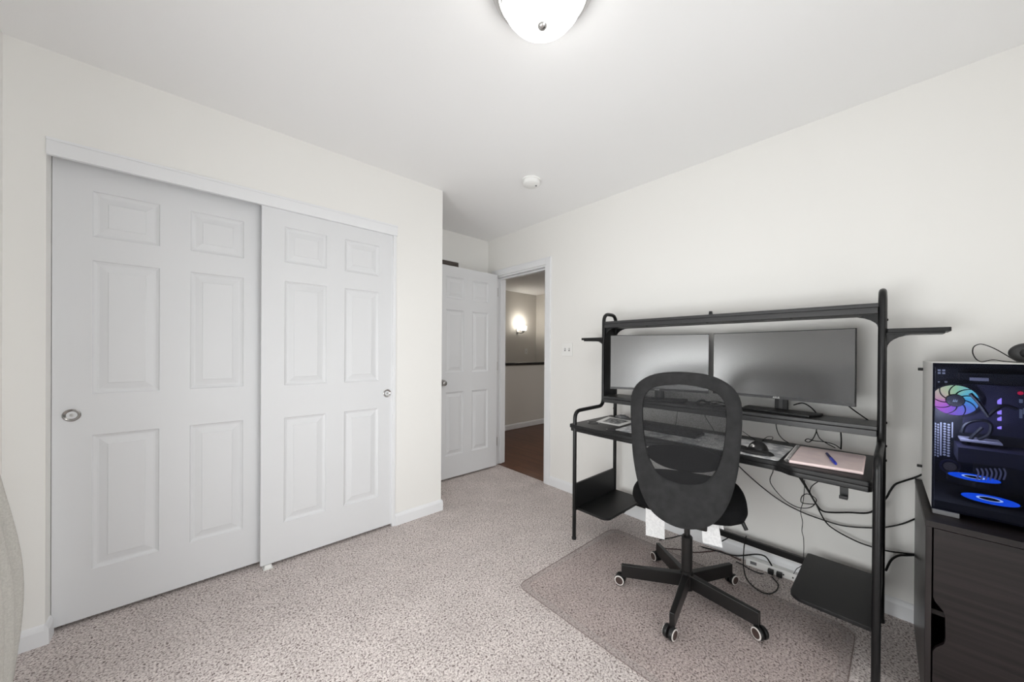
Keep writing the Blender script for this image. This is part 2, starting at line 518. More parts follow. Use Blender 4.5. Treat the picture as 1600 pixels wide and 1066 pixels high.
# ------------------------------------------------------------------ room shell
XL, XR, YC, YB, YN, H = -0.553, 2.413, 2.361, 3.092, -0.82, 2.44
XA = 1.402                      # outer corner of the closet
TH = 0.12

struct('floor', bx(XL - 0.2, YN - 0.2, -0.06, XR + 0.015, YB + 0.2, 0.0), M['carpet'])
struct('floor_hall', bx(XR + 0.015, 0.8, -0.06, 5.6, 5.45, -0.006), M['hall_wood'])
struct('ceiling', bx(XL - 0.2, YN - 0.2, H, 5.65, 5.5, H + 0.1), M['ceiling'])

# right wall with the doorway
DY0, DY1, DH = 2.215, 2.94, 2.022
b = BM()
box(b, XR, YN - 0.2, -0.06, XR + TH, DY0, H)
box(b, XR, DY1, -0.06, XR + TH, 5.45, H)
box(b, XR, DY0, DH, XR + TH, DY1, H)
struct('wall_right', b, M['wall'])
# closet wall with the wide opening
OX0, OX1, OH = -0.449, 1.030, 2.06
b = BM()
box(b, XL, YC, -0.06, OX0, YC + TH, H)
box(b, OX1, YC, -0.06, XA, YC + TH, H)
box(b, OX0, YC, OH, OX1, YC + TH, H)
struct('wall_closet', b, M['wall'])
struct('wall_alcove', bx(XA - TH, YC + TH, -0.06, XA, YB, H), M['wall'])
struct('wall_back', bx(XL - TH, YB, -0.06, XR, YB + TH, H), M['wall'])
# left wall with a window
WY0, WY1, WZ0, WZ1 = -0.12, 1.60, 0.20, 1.22
b = BM()
box(b, XL - TH, YN - 0.2, -0.06, XL, WY0, H)
box(b, XL - TH, WY1, -0.06, XL, YB, H)
box(b, XL - TH, WY0, -0.06, XL, WY1, WZ0)
box(b, XL - TH, WY0, WZ1, XL, WY1, H)
struct('wall_left', b, M['wall'])
# wall behind the camera with an added window that lets in fill light
RX0, RX1, RZ0, RZ1 = 0.08, 1.32, 0.12, 2.02
b = BM()
box(b, XL, YN - TH, -0.06, RX0, YN, H)
box(b, RX1, YN - TH, -0.06, XR, YN, H)
box(b, RX0, YN - TH, -0.06, RX1, YN, RZ0)
box(b, RX0, YN - TH, RZ1, RX1, YN, H)
struct('wall_rear', b, M['wall'])

def frame_rect(bm, axis, p0, p1, a0, b0, a1, b1, w):
    """flat frame around rectangle (a0,b0)-(a1,b1) in the plane normal to axis, border w, from p0 to p1"""
    for q in ((a0, b0, a1, b0 + w), (a0, b1 - w, a1, b1), (a0, b0 + w, a0 + w, b1 - w), (a1 - w, b0 + w, a1, b1 - w)):
        if axis == 0: box(bm, p0, q[0], q[1], p1, q[2], q[3])
        else: box(bm, q[0], p0, q[1], q[2], p1, q[3])

b = BM(); frame_rect(b, 0, XL - 0.10, XL + 0.012, WY0 - 0.05, WZ0 - 0.05, WY1 + 0.05, WZ1 + 0.05, 0.075)
box(b, XL - 0.08, WY0, (WZ0 + WZ1)/2 - 0.015, XL - 0.04, WY1, (WZ0 + WZ1)/2 + 0.015)
w1 = struct('window_1', b, M['trim'])
obj('pane', bx(XL - 0.065, WY0, WZ0, XL - 0.061, WY1, WZ1), M['window_glass'], w1)
b = BM(); frame_rect(b, 1, YN - 0.10, YN + 0.012, RX0 - 0.05, RZ0 - 0.05, RX1 + 0.05, RZ1 + 0.05, 0.075)
box(b, RX0, YN - 0.08, (RZ0 + RZ1)/2 - 0.015, RX1, YN - 0.04, (RZ0 + RZ1)/2 + 0.015)
w2 = struct('rear_fill_window', b, M['trim'])  # unseen window, added for the fill light behind the camera
obj('pane', bx(RX0, YN - 0.065, RZ0, RX1, YN - 0.061, RZ1), M['window_glass'], w2)

# baseboards (ogee-ish top) -------------------------------------------------
BH, BT = 0.083, 0.012
PROF = [(0, 0), (BT, 0), (BT, BH - 0.022), (BT*0.75, BH - 0.012), (BT*0.45, BH - 0.004), (0, BH)]
def base_run(bm, p, q, nrm):
    """baseboard from p to q on the floor, standing out along nrm"""
    p, q, nrm = Vector((*p, 0)), Vector((*q, 0)), Vector((*nrm, 0))
    A = [bm.verts.new(p + nrm*d + Vector((0, 0, z))) for d, z in PROF]
    B = [bm.verts.new(q + nrm*d + Vector((0, 0, z))) for d, z in PROF]
    n = len(PROF)
    bm.faces.new(A[::-1]); bm.faces.new(B)
    for i in range(n):
        bm.faces.new((A[i], A[(i + 1) % n], B[(i + 1) % n], B[i]))
b = BM()
base_run(b, (XL, YC), (OX0, YC), (0, -1)); base_run(b, (OX0, YC - BT), (OX0, YC + 0.06), (1, 0))
struct('baseboard_closet_left', b, M['trim'])
b = BM()
base_run(b, (OX1 + 0.008, YC), (XA, YC), (0, -1)); base_run(b, (XA, YC - BT), (XA, YB), (1, 0))
struct('baseboard_closet_right', b, M['trim'])
b = BM(); base_run(b, (XR, YN), (XR, DY0 - 0.06), (-1, 0)); struct('baseboard_right', b, M['trim'])
b = BM(); base_run(b, (XA, YB), (XR, YB), (0, -1)); struct('baseboard_back', b, M['trim'])
b = BM(); base_run(b, (XL, YN), (XL, YC), (1, 0)); struct('baseboard_left', b, M['trim'])
b = BM(); base_run(b, (XL, YN), (RX0 - 0.05, YN), (0, 1)); base_run(b, (RX1 + 0.05, YN), (XR, YN), (0, 1)); struct('baseboard_rear', b, M['trim'])

# closet header board and jamb trim
b = BM(); box(b, OX0, YC - 0.010, 2.012, 1.043, YC + 0.012, 2.082)
box(b, OX0, YC - 0.014, 2.070, 1.043, YC - 0.010, 2.082)
struct('trim_closet_header', b, M['trim'], bevel=0.002)
struct('trim_closet_jamb', bx(OX1 - 0.014, YC - 0.006, 0.0, OX1 + 0.008, YC + 0.02, 2.012), M['trim'], bevel=0.002)

# doorway casing, jamb and stop
b = BM()
for x0, x1 in ((XR - 0.014, XR), (XR + TH, XR + TH + 0.014)):
    box(b, x0, DY0 - 0.066, 0, x1, DY0 - 0.004, DH + 0.066)
    box(b, x0, DY1 + 0.004, 0, x1, DY1 + 0.066, DH + 0.066)
    box(b, x0, DY0 - 0.004, DH + 0.004, x1, DY1 + 0.004, DH + 0.066)
box(b, XR - 0.018, DY0 - 0.066, 0, XR - 0.014, DY0 - 0.052, DH + 0.066)
box(b, XR - 0.018, DY0 - 0.066, DH + 0.054, XR - 0.014, DY1 + 0.066, DH + 0.066)
struct('trim_doorway_casing', b, M['trim'], bevel=0.003)
b = BM()
box(b, XR - 0.004, DY0 - 0.002, 0, XR + TH + 0.004, DY0 + 0.012, DH)
box(b, XR - 0.004, DY1 - 0.012, 0, XR + TH + 0.004, DY1 + 0.002, DH)
box(b, XR - 0.004, DY0 + 0.012, DH - 0.014, XR + TH + 0.004, DY1 - 0.012, DH)
box(b, XR + 0.045, DY0 + 0.012, 0, XR + 0.075, DY0 + 0.024, DH - 0.014)
box(b, XR + 0.045, DY1 - 0.024, 0, XR + 0.075, DY1 - 0.012, DH - 0.014)
box(b, XR + 0.045, DY0 + 0.024, DH - 0.026, XR + 0.075, DY1 - 0.024, DH - 0.014)
struct('trim_doorway_jamb', b, M['trim'], bevel=0.0015)

# ------------------------------------------------------------------ six-panel doors
ROWS = ((0.228, 0.829), (1.014, 1.611), (1.718, 1.921))
def panel_door(bm, w, z0, z1, t, cols, rows=ROWS):
    """front face in the plane y=0 (normal -y), x from 0 to w; body runs to y=t"""
    xs = sorted([0, w] + [c for p in cols for c in p]); zs = sorted([z0, z1] + [c for p in rows for c in p])
    steps = ((0.0, 0.0), (0.004, 0.006), (0.014, 0.011), (0.020, 0.011), (0.046, 0.004), (0.048, 0.002))
    for i in range(len(xs) - 1):
        for j in range(len(zs) - 1):
            x0, x1, a, c = xs[i], xs[i + 1], zs[j], zs[j + 1]
            if (x0, x1) in cols and (a, c) in rows:
                prev = None
                for ins, d in steps:
                    cur = [bm.verts.new(p) for p in ((x0 + ins, d, a + ins), (x1 - ins, d, a + ins), (x1 - ins, d, c - ins), (x0 + ins, d, c - ins))]
                    if prev:
                        for k in range(4): bm.faces.new((prev[k], prev[(k + 1) % 4], cur[(k + 1) % 4], cur[k]))
                    prev = cur
                bm.faces.new(prev)
            else:
                bm.faces.new([bm.verts.new(p) for p in ((x0, 0, a), (x1, 0, a), (x1, 0, c), (x0, 0, c))])
    B = [bm.verts.new(p) for p in ((0, 0, z0), (w, 0, z0), (w, t, z0), (0, t, z0), (0, 0, z1), (w, 0, z1), (w, t, z1), (0, t, z1))]
    for f in ((3, 2, 1, 0), (4, 5, 6, 7), (1, 2, 6, 5), (2, 3, 7, 6), (3, 0, 4, 7)):
        bm.faces.new([B[i] for i in f])
    bmesh.ops.remove_doubles(bm, verts=bm.verts, dist=1e-5)

def finger_pull(parent, x, y, z):
    p = BM(); lathe(p, [(0.0, 0.004), (0.012, 0.004), (0.018, -0.002), (0.024, -0.005), (0.027, -0.003), (0.027, 0.0)], (x, y, z), 1, 32)
    o = obj('finger_pull', p, M['chrome'], parent, smooth=True)
    q = BM(); lathe(q, [(0.0, -0.003), (0.006, -0.002), (0.008, 0.003)], (x, y, z), 1, 20)
    obj('pull_screw', q, M['nickel'], o, smooth=True)

def door_struct(name, x0, yf, w, z0, z1, t, cols):
    b = BM(); panel_door(b, w, z0, z1, t, cols)
    bmesh.ops.translate(b, verts=b.verts, vec=(x0, yf, 0))
    return struct(name, b, M['door'])
d1 = door_struct('door_1', -0.447, 2.432, 0.757, 0.018, 2.055, 0.034, [(0.111, 0.324), (0.433, 0.649)])
finger_pull(d1, -0.393, 2.432, 0.925)
d2 = door_struct('door_2', 0.275, 2.370, 0.752, 0.018, 2.055, 0.034, [(0.108, 0.326), (0.430, 0.648)])
finger_pull(d2, 0.982, 2.370, 0.925)
# white plastic floor guide between the sliding doors
b = BM(); box(b, 0.286, 2.345, 0.0, 0.330, 2.470, 0.004); box(b, 0.286, 2.408, 0.004, 0.330, 2.428, 0.03); box(b, 0.292, 2.352, 0.004, 0.324, 2.360, 0.022)
struct('trim_door_guide', b, M['white_plastic'], bevel=0.001)
# hinged door folded back against the alcove wall
d3 = door_struct('door_3', 1.627, 2.860, 0.735, 0.018, 2.024, 0.035, [(0.114, 0.315), (0.415, 0.616)])
b = BM(); lathe(b, [(0.0, -0.064), (0.014, -0.063), (0.024, -0.056), (0.027, -0.046), (0.023, -0.034), (0.012, -0.026), (0.011, -0.008), (0.030, -0.006), (0.032, 0.0)], (1.700, 2.860, 0.922), 1, 32)
obj('knob', b, M['chrome'], d3, smooth=True)
for z in (0.22, 1.02, 1.80):
    b = BM(); tube(b, [(2.380, 2.878, z), (2.380, 2.878, z + 0.09)], 0.006, 10); box(b, 2.362, 2.874, z, 2.380, 2.882, z + 0.09)
    obj('hinge', b, M['nickel'], d3, smooth=True)

# ------------------------------------------------------------------ hall beyond the doorway
HX = 5.460
struct('wall_hall_far', bx(XR + TH, 5.30, -0.06, HX + TH, 5.42, H), M['hall_wall'])
struct('wall_hall_right', bx(HX, 0.9, -0.06, HX + TH, 5.30, H), M['hall_wall'])
struct('wall_hall_near', bx(XR + TH, 0.8, -0.06, HX, 0.92, H), M['hall_wall'])
struct('wall_stair', bx(XR + TH, 4.10, -0.01, HX, 4.21, 1.005), M['hall_wall'])
struct('trim_stair_cap', bx(XR + TH, 4.075, 1.005, HX, 4.235, 1.045), M['black_rail'], bevel=0.006)
b = BM(); base_run(b, (XR + TH, 4.10), (HX, 4.10), (0, -1)); struct('baseboard_hall', b, M['trim'])
sc = at(811, 516, 1, 5.30)
t = thing('wall_sconce', 'lit glass wall sconce on the stairwell wall beyond the open doorway', 'wall light', (sc.x, 5.30, sc.z))
b = BM(); prism(b, rounded_rect(sc.x - 0.075, sc.z - 0.085, sc.x - 0.025, sc.z + 0.035, 0.015), 1, 5.285, 5.30); obj('backplate', b, M['nickel'], t)
b = BM(); tube(b, round_path([(sc.x - 0.05, 5.29, sc.z - 0.05), (sc.x - 0.05, 5.20, sc.z - 0.06), (sc.x, 5.17, sc.z - 0.06), (sc.x, 5.17, sc.z - 0.03)], 0.02), 0.010, 10)
lathe(b, [(0.0, -0.045), (0.02, -0.045), (0.045, -0.03), (0.05, -0.02)], (sc.x, 5.17, sc.z), 2, 20); obj('arm', b, M['nickel'], t, smooth=True)
b = BM(); lathe(b, [(0.0, -0.025), (0.045, -0.022), (0.062, 0.0), (0.066, 0.05), (0.068, 0.075), (0.060, 0.075), (0.055, 0.0), (0.0, -0.015)], (sc.x, 5.17, sc.z), 2, 28)
obj('glass_shade', b, M['sconce_glass'], t, smooth=True)
pl = bpy.data.lights.new('sconce_bulb', 'POINT'); pl.energy = 3.0; pl.color = (1.0, 0.93, 0.82); pl.shadow_soft_size = 0.03
po = bpy.data.objects.new('sconce_bulb', pl); COL.objects.link(po); po.location = (sc.x, 5.17, sc.z + 0.12)
s2 = at(822, 549, 1, 5.30)
def wall_plate(name, label, c, axis, sgn, w, h, toggles):
    """switch plate on a wall; axis = wall normal axis, sgn = which way the plate stands out"""
    t = thing(name, label, 'light switch', c)
    def slab(u0, v0, u1, v1, d0, d1):
        b = BM()
        if axis == 0: box(b, min(c[0] + sgn*d0, c[0] + sgn*d1), c[1] + u0, c[2] + v0, max(c[0] + sgn*d0, c[0] + sgn*d1), c[1] + u1, c[2] + v1)
        else: box(b, c[0] + u0, min(c[1] + sgn*d0, c[1] + sgn*d1), c[2] + v0, c[0] + u1, max(c[1] + sgn*d0, c[1] + sgn*d1), c[2] + v1)
        return b
    obj('plate', slab(-w/2, -h/2, w/2, h/2, 0, 0.006), M['white_plastic'], t, bevel=0.002)
    for u in toggles:
        f = obj('toggle_slot', slab(u - 0.006, -0.013, u + 0.006, 0.013, 0.006, 0.0072), M['grey_plastic'], t)
        obj('toggle', slab(u - 0.0045, -0.004, u + 0.0045, 0.010, 0.006, 0.017), M['white_plastic'], t, bevel=0.001)
wall_plate('light_switch', 'white single light switch on the stairwell wall below the sconce', (s2.x, 5.30, s2.z), 1, -1, 0.075, 0.115, (0,))
wall_plate('light_switch', 'white double toggle light switch on bedroom wall between doorway and desk', (XR, 1.957, 1.238), 0, -1, 0.116, 0.115, (-0.023, 0.023))

# return air grille above the hinged door
t = thing('vent_grille', 'white wall vent grille partly hidden behind the top of the open door', 'vent', (1.90, YB, 1.98))
b = BM(); frame_rect(b, 1, YB - 0.010, YB, 1.735, 1.86, 2.046, 2.155, 0.022); obj('frame', b, M['white_plastic'], t, bevel=0.002)
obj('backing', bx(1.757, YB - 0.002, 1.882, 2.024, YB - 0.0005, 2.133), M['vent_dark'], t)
for i in range(13):
    z = 1.890 + i*0.019
    b = BM(); prism(b, [(YB - 0.009, z), (YB - 0.0085, z - 0.001), (YB - 0.002, z + 0.006), (YB - 0.0025, z + 0.007)], 0, 1.757, 2.024)
    obj('slat', b, M['vent_dark'], t)

# ------------------------------------------------------------------ ceiling light and smoke detector
LX, LY = 0.850, 0.805
t = thing('ceiling_light', 'flush ceiling light with lit white glass bowl and brushed nickel rim', 'ceiling light', (LX, LY, H))
b = BM(); lathe(b, [(0.0, 0.0), (0.150, 0.0), (0.168, -0.012), (0.170, -0.026), (0.160, -0.034), (0.154, -0.046), (0.146, -0.050), (0.140, -0.040), (0.140, -0.01)], (LX, LY, H), 2, 64)
obj('pan', b, M['nickel'], t, smooth=True)
b = BM(); lathe(b, [(0.134, -0.038), (0.134, -0.060), (0.126, -0.085), (0.108, -0.108), (0.080, -0.125), (0.045, -0.135), (0.0, -0.138)], (LX, LY, H), 2, 64)
obj('glass_bowl', b, M['bowl'], t, smooth=True)
b = BM(); lathe(b, [(0.013, -0.134), (0.0165, -0.138), (0.0175, -0.143), (0.0160, -0.149), (0.011, -0.154), (0.005, -0.157), (0.0, -0.1575)], (LX, LY, H), 2, 24)
obj('finial', b, M['nickel'], t, smooth=True)
pl = bpy.data.lights.new('ceiling_bulb', 'SPOT'); pl.energy = 6; pl.color = (1.0, 0.985, 0.96); pl.shadow_soft_size = 0.10; pl.spot_size = math.radians(172); pl.spot_blend = 0.6
po = bpy.data.objects.new('ceiling_bulb', pl); COL.objects.link(po); po.location = (LX, LY, H - 0.19)

t = thing('smoke_detector', 'small round white smoke detector on the ceiling', 'smoke detector', (1.772, 1.777, H))
b = BM(); lathe(b, [(0.0, 0.0), (0.066, 0.0), (0.066, -0.008), (0.062, -0.010)], (1.772, 1.777, H), 2, 40); obj('mount', b, M['white_plastic'], t, smooth=True)
b = BM(); lathe(b, [(0.061, -0.008), (0.062, -0.022), (0.060, -0.034), (0.050, -0.042), (0.0, -0.044)], (1.772, 1.777, H), 2, 40); obj('cover', b, M['white_plastic'], t, smooth=True)
b = BM(); lathe(b, [(0.0, -0.046), (0.006, -0.046), (0.007, -0.043)], (1.795, 1.750, H), 2, 16); obj('test_button', b, M['grey_plastic'], t, smooth=True)

# ------------------------------------------------------------------ curtain
t = thing('curtain', 'pale grey cloth curtain hanging in folds at the far left edge', 'curtain', (-0.50, 1.80, 0.0))
b = BM()
ny, nz = 90, 40
g = []
for j in range(nz + 1):
    z = 0.012 + 2.13*j/nz
    row = []
    bul = math.exp(-((z - 0.42)/0.42)**2)
    for i in range(ny + 1):
        s = i/ny
        y = 1.56 + (0.34 + 0.055*bul)*s
        fold = 0.026*math.sin(s*2*PI*3.0 + 0.9 + 0.25*math.sin(z*2.2)) + 0.007*math.sin(s*2*PI*5 + z*1.5)
        x = -0.505 + 0.07*(1 - s) + fold*(0.65 + 0.45*bul) + 0.058*bul*(0.35 + 0.65*s) + 0.02*math.exp(-(z/0.25)**2)
        row.append(b.verts.new((x, y, z)))
    g.append(row)
for j in range(nz):
    for i in range(ny):
        b.faces.new((g[j][i], g[j][i + 1], g[j + 1][i + 1], g[j + 1][i]))
c = obj('cloth', b, M['curtain'], t, smooth=True)
sm = c.modifiers.new('thick', 'SOLIDIFY'); sm.thickness = 0.003
b = BM(); tube(b, [(-0.50, -0.3, 2.15), (-0.50, 1.90, 2.15)], 0.011, 12); tube(b, [(XL, -0.2, 2.15), (-0.49, -0.2, 2.15)], 0.008, 8)
tube(b, [(XL, 1.85, 2.15), (-0.49, 1.85, 2.15)], 0.008, 8)
obj('rod', b, M['nickel'], t, smooth=True)

# ------------------------------------------------------------------ desk
FX, UX, BX = 1.832, 2.155, 2.310        # front leg, upper upright, rear upright
YL, YR = 1.420, 0.052                   # left and right side frames
TZ = 0.745
t = desk = thing('computer_desk', 'large black metal gaming desk with raised shelves against the right wall', 'desk', ((FX + BX)/2, 0.74, 0))
for y in (YL, YR):
    b = BM()
    path = round_path([(FX, y, 0.004), (FX, y, 0.832), (UX, y, 0.838), (UX, y, 1.488), (BX, y, 1.488), (BX, y, 0.004)], [0.055, 0.055, 0.06, 0.06], 8)
    tube(b, path, 0.0125, 14)
    fr = obj('side_frame', b, M['black_metal'], t, smooth=True)
    for x in (FX, BX):
        b = BM(); lathe(b, [(0.0, 0.0), (0.0145, 0.0), (0.0145, 0.012), (0.013, 0.018)], (x, y, 0.0), 2, 16); obj('foot', b, M['black_plastic'], fr, smooth=True)
    sgn = 1 if y == YL else -1
    # upright inner panel between the two risers, low panel between the legs
    obj('upper_panel', bx(UX + 0.008, y - 0.006, 0.90, BX - 0.008, y + 0.006, 1.40), M['black_board'], t)
    obj('lower_panel', bx(FX + 0.008, y - 0.006, 0.185, BX - 0.008, y + 0.006, 0.36), M['black_board'], t)
    # low shelf, rounded at its free front corner
    y0, y1 = (1.185, 1.414) if y == YL else (0.058, 0.310)
    b = BM(); prism(b, rounded_rect(1.850, y0, 2.31, y1, (0.015, 0.0, 0.0, 0.045) if y == YL else (0.0, 0.015, 0.05, 0.0)), 2, 0.188, 0.204)
    obj('low_shelf', b, M['black_board'], t, bevel=0.002)
    b = BM(); box(b, 2.07, y0 + 0.02, 0.168, 2.09, y1, 0.188); obj('shelf_rail', b, M['black_metal'], t)
    # small side shelf on the outside with its curved bracket
    ya, yb = (y + 0.012, y + 0.195) if sgn > 0 else (y - 0.185, y - 0.012)
    b = BM(); prism(b, rounded_rect(2.150, ya, 2.312, yb, 0.008), 2, 1.306, 1.322); sh = obj('side_shelf', b, M['black_board'], t, bevel=0.0015)
    b = BM(); box(b, 2.165, ya if sgn > 0 else ya + 0.015, 1.298, 2.297, yb - 0.015 if sgn > 0 else yb, 1.306)
    obj('shelf_lip', b, M['black_metal'], sh)
    for x in (2.175, 2.290):
        b = BM()
        pts = [(y + sgn*0.012, 1.298), (y + sgn*0.085, 1.298)] + [(y + sgn*(0.085 - 0.073*math.sin(a)), 1.298 - 0.058*(1 - math.cos(a))) for a in [math.radians(k*15) for k in range(1, 7)]]
        prism(b, pts, 0, x - 0.0015, x + 0.0015)
        obj('bracket', b, M['black_metal'], sh)
    # gussets under the top shelf
    for x in (2.160, 2.300):
        b = BM()
        pts = [(y - sgn*0.012, 1.388), (y - sgn*0.110, 1.388)] + [(y - sgn*(0.110 - 0.098*math.sin(a)), 1.388 - 0.062*(1 - math.cos(a))) for a in [math.radians(k*15) for k in range(1, 7)]]
        prism(b, pts, 0, x - 0.0015, x + 0.0015)
        obj('gusset', b, M['black_metal'], t)
    for z in (0.905, 0.80, 0.735, 1.37):
        b = BM(); lathe(b, [(0.0, sgn*0.016), (0.005, sgn*0.015), (0.006, sgn*0.011)], (BX, y, z), 1, 10); obj('bolt', b, M['black_plastic'], fr, smooth=True)

# main top: front edge set back in the middle
pts = [(2.330, YL + 0.045), (1.836, YL + 0.045), (1.818, YL + 0.030), (1.806, 1.24), (1.806, 1.02), (1.835, 0.90), (1.868, 0.80), (1.876, 0.52),
       (1.876, 0.375), (1.868, 0.345), (1.845, 0.315), (1.836, 0.28), (1.836, 0.075), (1.850, 0.066), (2.330, 0.066)]
b = BM(); prism(b, pts, 2, TZ - 0.022, TZ); obj('desktop', b, M['black_board'], t, bevel=0.005, bevseg=3)
pts2 = [(x + (0.012 if x < 2.0 else -0.02), y) for x, y in pts]
b = BM(); prism(b, pts2, 2, TZ - 0.044, TZ - 0.0225); obj('apron', b, M['black_metal'], t, bevel=0.003)
for x, y in ((1.968, 1.372), (1.872, 1.165)):
    b = BM(); lathe(b, [(0.030, -0.004), (0.030, 0.0015), (0.037, 0.003), (0.040, 0.0005)], (x, y, TZ), 2, 32)
    gr = obj('grommet_ring', b, M['dark_plastic'], t, smooth=True)
    b = BM(); lathe(b, [(0.0, 0.0008), (0.030, 0.0008)], (x, y, TZ), 2, 24); obj('grommet_hole', b, M['case_dark'], gr)  # dark disc on the uncut top imitates the shade in a hole
    for s in (-1, 1):
        b = BM(); lathe(b, [(0.0, 0.0045), (0.004, 0.004), (0.005, 0.0015)], (x + s*0.012, y - s*0.034, TZ), 2, 12); obj('screw', b, M['nickel'], gr, smooth=True)
# monitor shelf and top shelf, each a board with a steel front rail
for nm, z, x0, hh in (('monitor_shelf', 0.908, 2.140, 0.044), ('top_shelf', 1.433, 2.146, 0.045)):
    b = BM(); box(b, x0, YR + 0.010, z - 0.018, 2.335, YL - 0.010, z); sh = obj(nm, b, M['shelf_black'], t, bevel=0.003)
    b = BM(); box(b, x0 - 0.004, YR + 0.012, z - hh, x0 + 0.018, YL - 0.012, z - 0.0185)
    box(b, x0 + 0.018, YR + 0.012, z - hh, 2.33, YL - 0.012, z - hh + 0.004); obj('rail', b, M['shelf_black'], sh, bevel=0.002)
    for y in (0.36, 0.74, 1.10):
        b = BM(); lathe(b, [(0.0, -hh - 0.003), (0.006, -hh - 0.002), (0.007, -hh)], (x0 + 0.01, y, z), 2, 10); obj('screw', b, M['black_plastic'], sh, smooth=True)
obj('cross_bar', bx(2.322, YR, 0.128, 2.340, YL, 0.162), M['black_metal'], t, bevel=0.002)
# headphone hook under the top
b = BM()
hx, hy = 1.985, 0.152
box(b, hx, hy - 0.013, 0.628, hx + 0.004, hy + 0.013, TZ - 0.044); box(b, hx - 0.028, hy - 0.013, 0.622, hx + 0.004, hy + 0.013, 0.6275); box(b, hx - 0.028, hy - 0.013, 0.6275, hx - 0.024, hy + 0.013, 0.636)
obj('hook', b, M['dark_plastic'], t, bevel=0.001)

# ------------------------------------------------------------------ monitors
def monitor(label, A, B, z0, z1, sag, standpos, logo):
    """curved panel whose lower front corners are A (left) and B (right)"""
    A, B = Vector((*A, 0)), Vector((*B, 0))
    mid = (A + B)/2
    ux = (B - A).normalized(); w = (B - A).length
    nb = Vector((-ux.y, ux.x, 0))           # pointing away from the viewer
    if nb.x < 0: nb = -nb
    t = thing('computer_monitor', label, 'monitor', (standpos[0], standpos[1], 0.908), 0, 'monitors on the raised shelf')
    N = 24
    def P(s, z, back=0.0):
        d = sag*(1 - (2*s - 1)**2)
        p = A + ux*(w*s) + nb*(d + back)
        return Vector((p.x, p.y, z))
    def shell(s0, s1, za, zb, f0, f1, inset=0.0):
        b = BM(); F0 = []; 
        cols = []
        for i in range(N + 1):
            s = s0 + (s1 - s0)*i/N
            cols.append([b.verts.new(P(s, za, f0)), b.verts.new(P(s, zb, f0)), b.verts.new(P(s, zb, f1)), b.verts.new(P(s, za, f1))])
        for i in range(N):
            for k in range(4):
                b.faces.new((cols[i][k], cols[i][(k + 1) % 4], cols[i + 1][(k + 1) % 4], cols[i + 1][k]))
        b.faces.new(cols[0][::-1]); b.faces.new(cols[-1])
        return b
    chin = 0.014
    obj('housing', shell(0, 1, z0, z1, 0.0015, 0.018), M['black_plastic'], t, smooth=True)
    obj('screen', shell(0.004, 0.996, z0 + chin, z1 - 0.003, 0.0, 0.0012), M['screen'], t, smooth=True)
    ch = obj('chin', shell(0, 1, z0, z0 + chin, -0.002, 0.0014), M['bezel'], t, smooth=True)
    b = BM(); q = P(0.5, 0, 0.018)
    hub = shell(0.3, 0.7, z0 + 0.07, z1 - 0.07, 0.018, 0.030); obj('rear_hub', hub, M['black_plastic'], t, smooth=True)
    # stand
    sx, sy = standpos
    b = BM(); pts = []
    for k in range(4):
        pass
    base = [(-0.145, -0.105), (0.145, -0.105), (0.165, -0.02), (0.165, 0.030), (-0.165, 0.030), (-0.165, -0.02)]
    mb = [(sx + ux.x*u + nb.x*v, sy + ux.y*u + nb.y*v) for u, v in base]
    prism(b, mb, 2, 0.909, 0.921); obj('stand_base', b, M['black_plastic'], t, bevel=0.003)
    b = BM()
    nk = [(sx + ux.x*u + nb.x*v, sy + ux.y*u + nb.y*v) for u, v in ((-0.028, -0.008), (0.028, -0.008), (0.028, 0.018), (-0.028, 0.018))]
    prism(b, nk, 2, 0.921, 1.06); obj('stand_neck', b, M['dark_plastic'], t, bevel=0.004)
    b = BM()
    nk = [(sx + ux.x*u + nb.x*v, sy + ux.y*u + nb.y*v) for u, v in ((-0.008, -0.0095), (0.008, -0.0095), (0.008, -0.008), (-0.008, -0.008))]
    prism(b, nk, 2, 0.925, 0.975); obj('stand_badge', b, M['bezel'], t)
    # maker's lettering on the chin
    p = P(0.5, z0 + chin*0.5, -0.0026)
    mw = Matrix((ux, Vector((0, 0, 1)), -nb)).transposed().to_4x4(); mw.translation = p
    text_mesh(logo, 0.013, M['white_plastic'], 'logo', ch, mw)
    return t
monitor('curved black monitor at the far left, bright reflection across its dark screen', (2.060, 1.305), (2.285, 0.772), 0.972, 1.330, 0.026, (2.245, 1.055), 'ASUS')
monitor('curved black monitor at the right, darker reflection fading to its right edge', (2.265, 0.742), (2.182, 0.133), 0.978, 1.331, 0.026, (2.290, 0.420), 'ASUS')

# ------------------------------------------------------------------ things on the desk
tm = obj('desk_mat', (lambda b: (prism(b, rounded_rect(1.884, 0.355, 2.215, 1.160, 0.012), 2, TZ + 0.0006, TZ + 0.0036), b)[1])(BM()), M['mousemat'])
tag(tm, 'long pale grey printed desk mat under the keyboard and mouse', 'desk mat')

t = thing('keyboard', 'black keyboard seen through the mesh of the chair back', 'keyboard', (2.07, 0.93, TZ + 0.004))
obj('key_bed', bx(2.005, 0.74, TZ + 0.0042, 2.135, 1.10, TZ + 0.020), M['black_plastic'], t, bevel=0.004)
rows = [15, 15, 14, 13, 12, 8]
for r in range(6):
    x = 2.124 - r*0.0205
    n = rows[r]; wv = 0.344/n
    for k in range(n):
        y = 1.092 - (k + 0.5)*wv
        b = BM(); box(b, x - 0.0085, y - wv/2 + 0.0012, TZ + 0.020, x + 0.0085, y + wv/2 - 0.0012, TZ + 0.0275)
        obj('key', b, M['dark_plastic'], t)

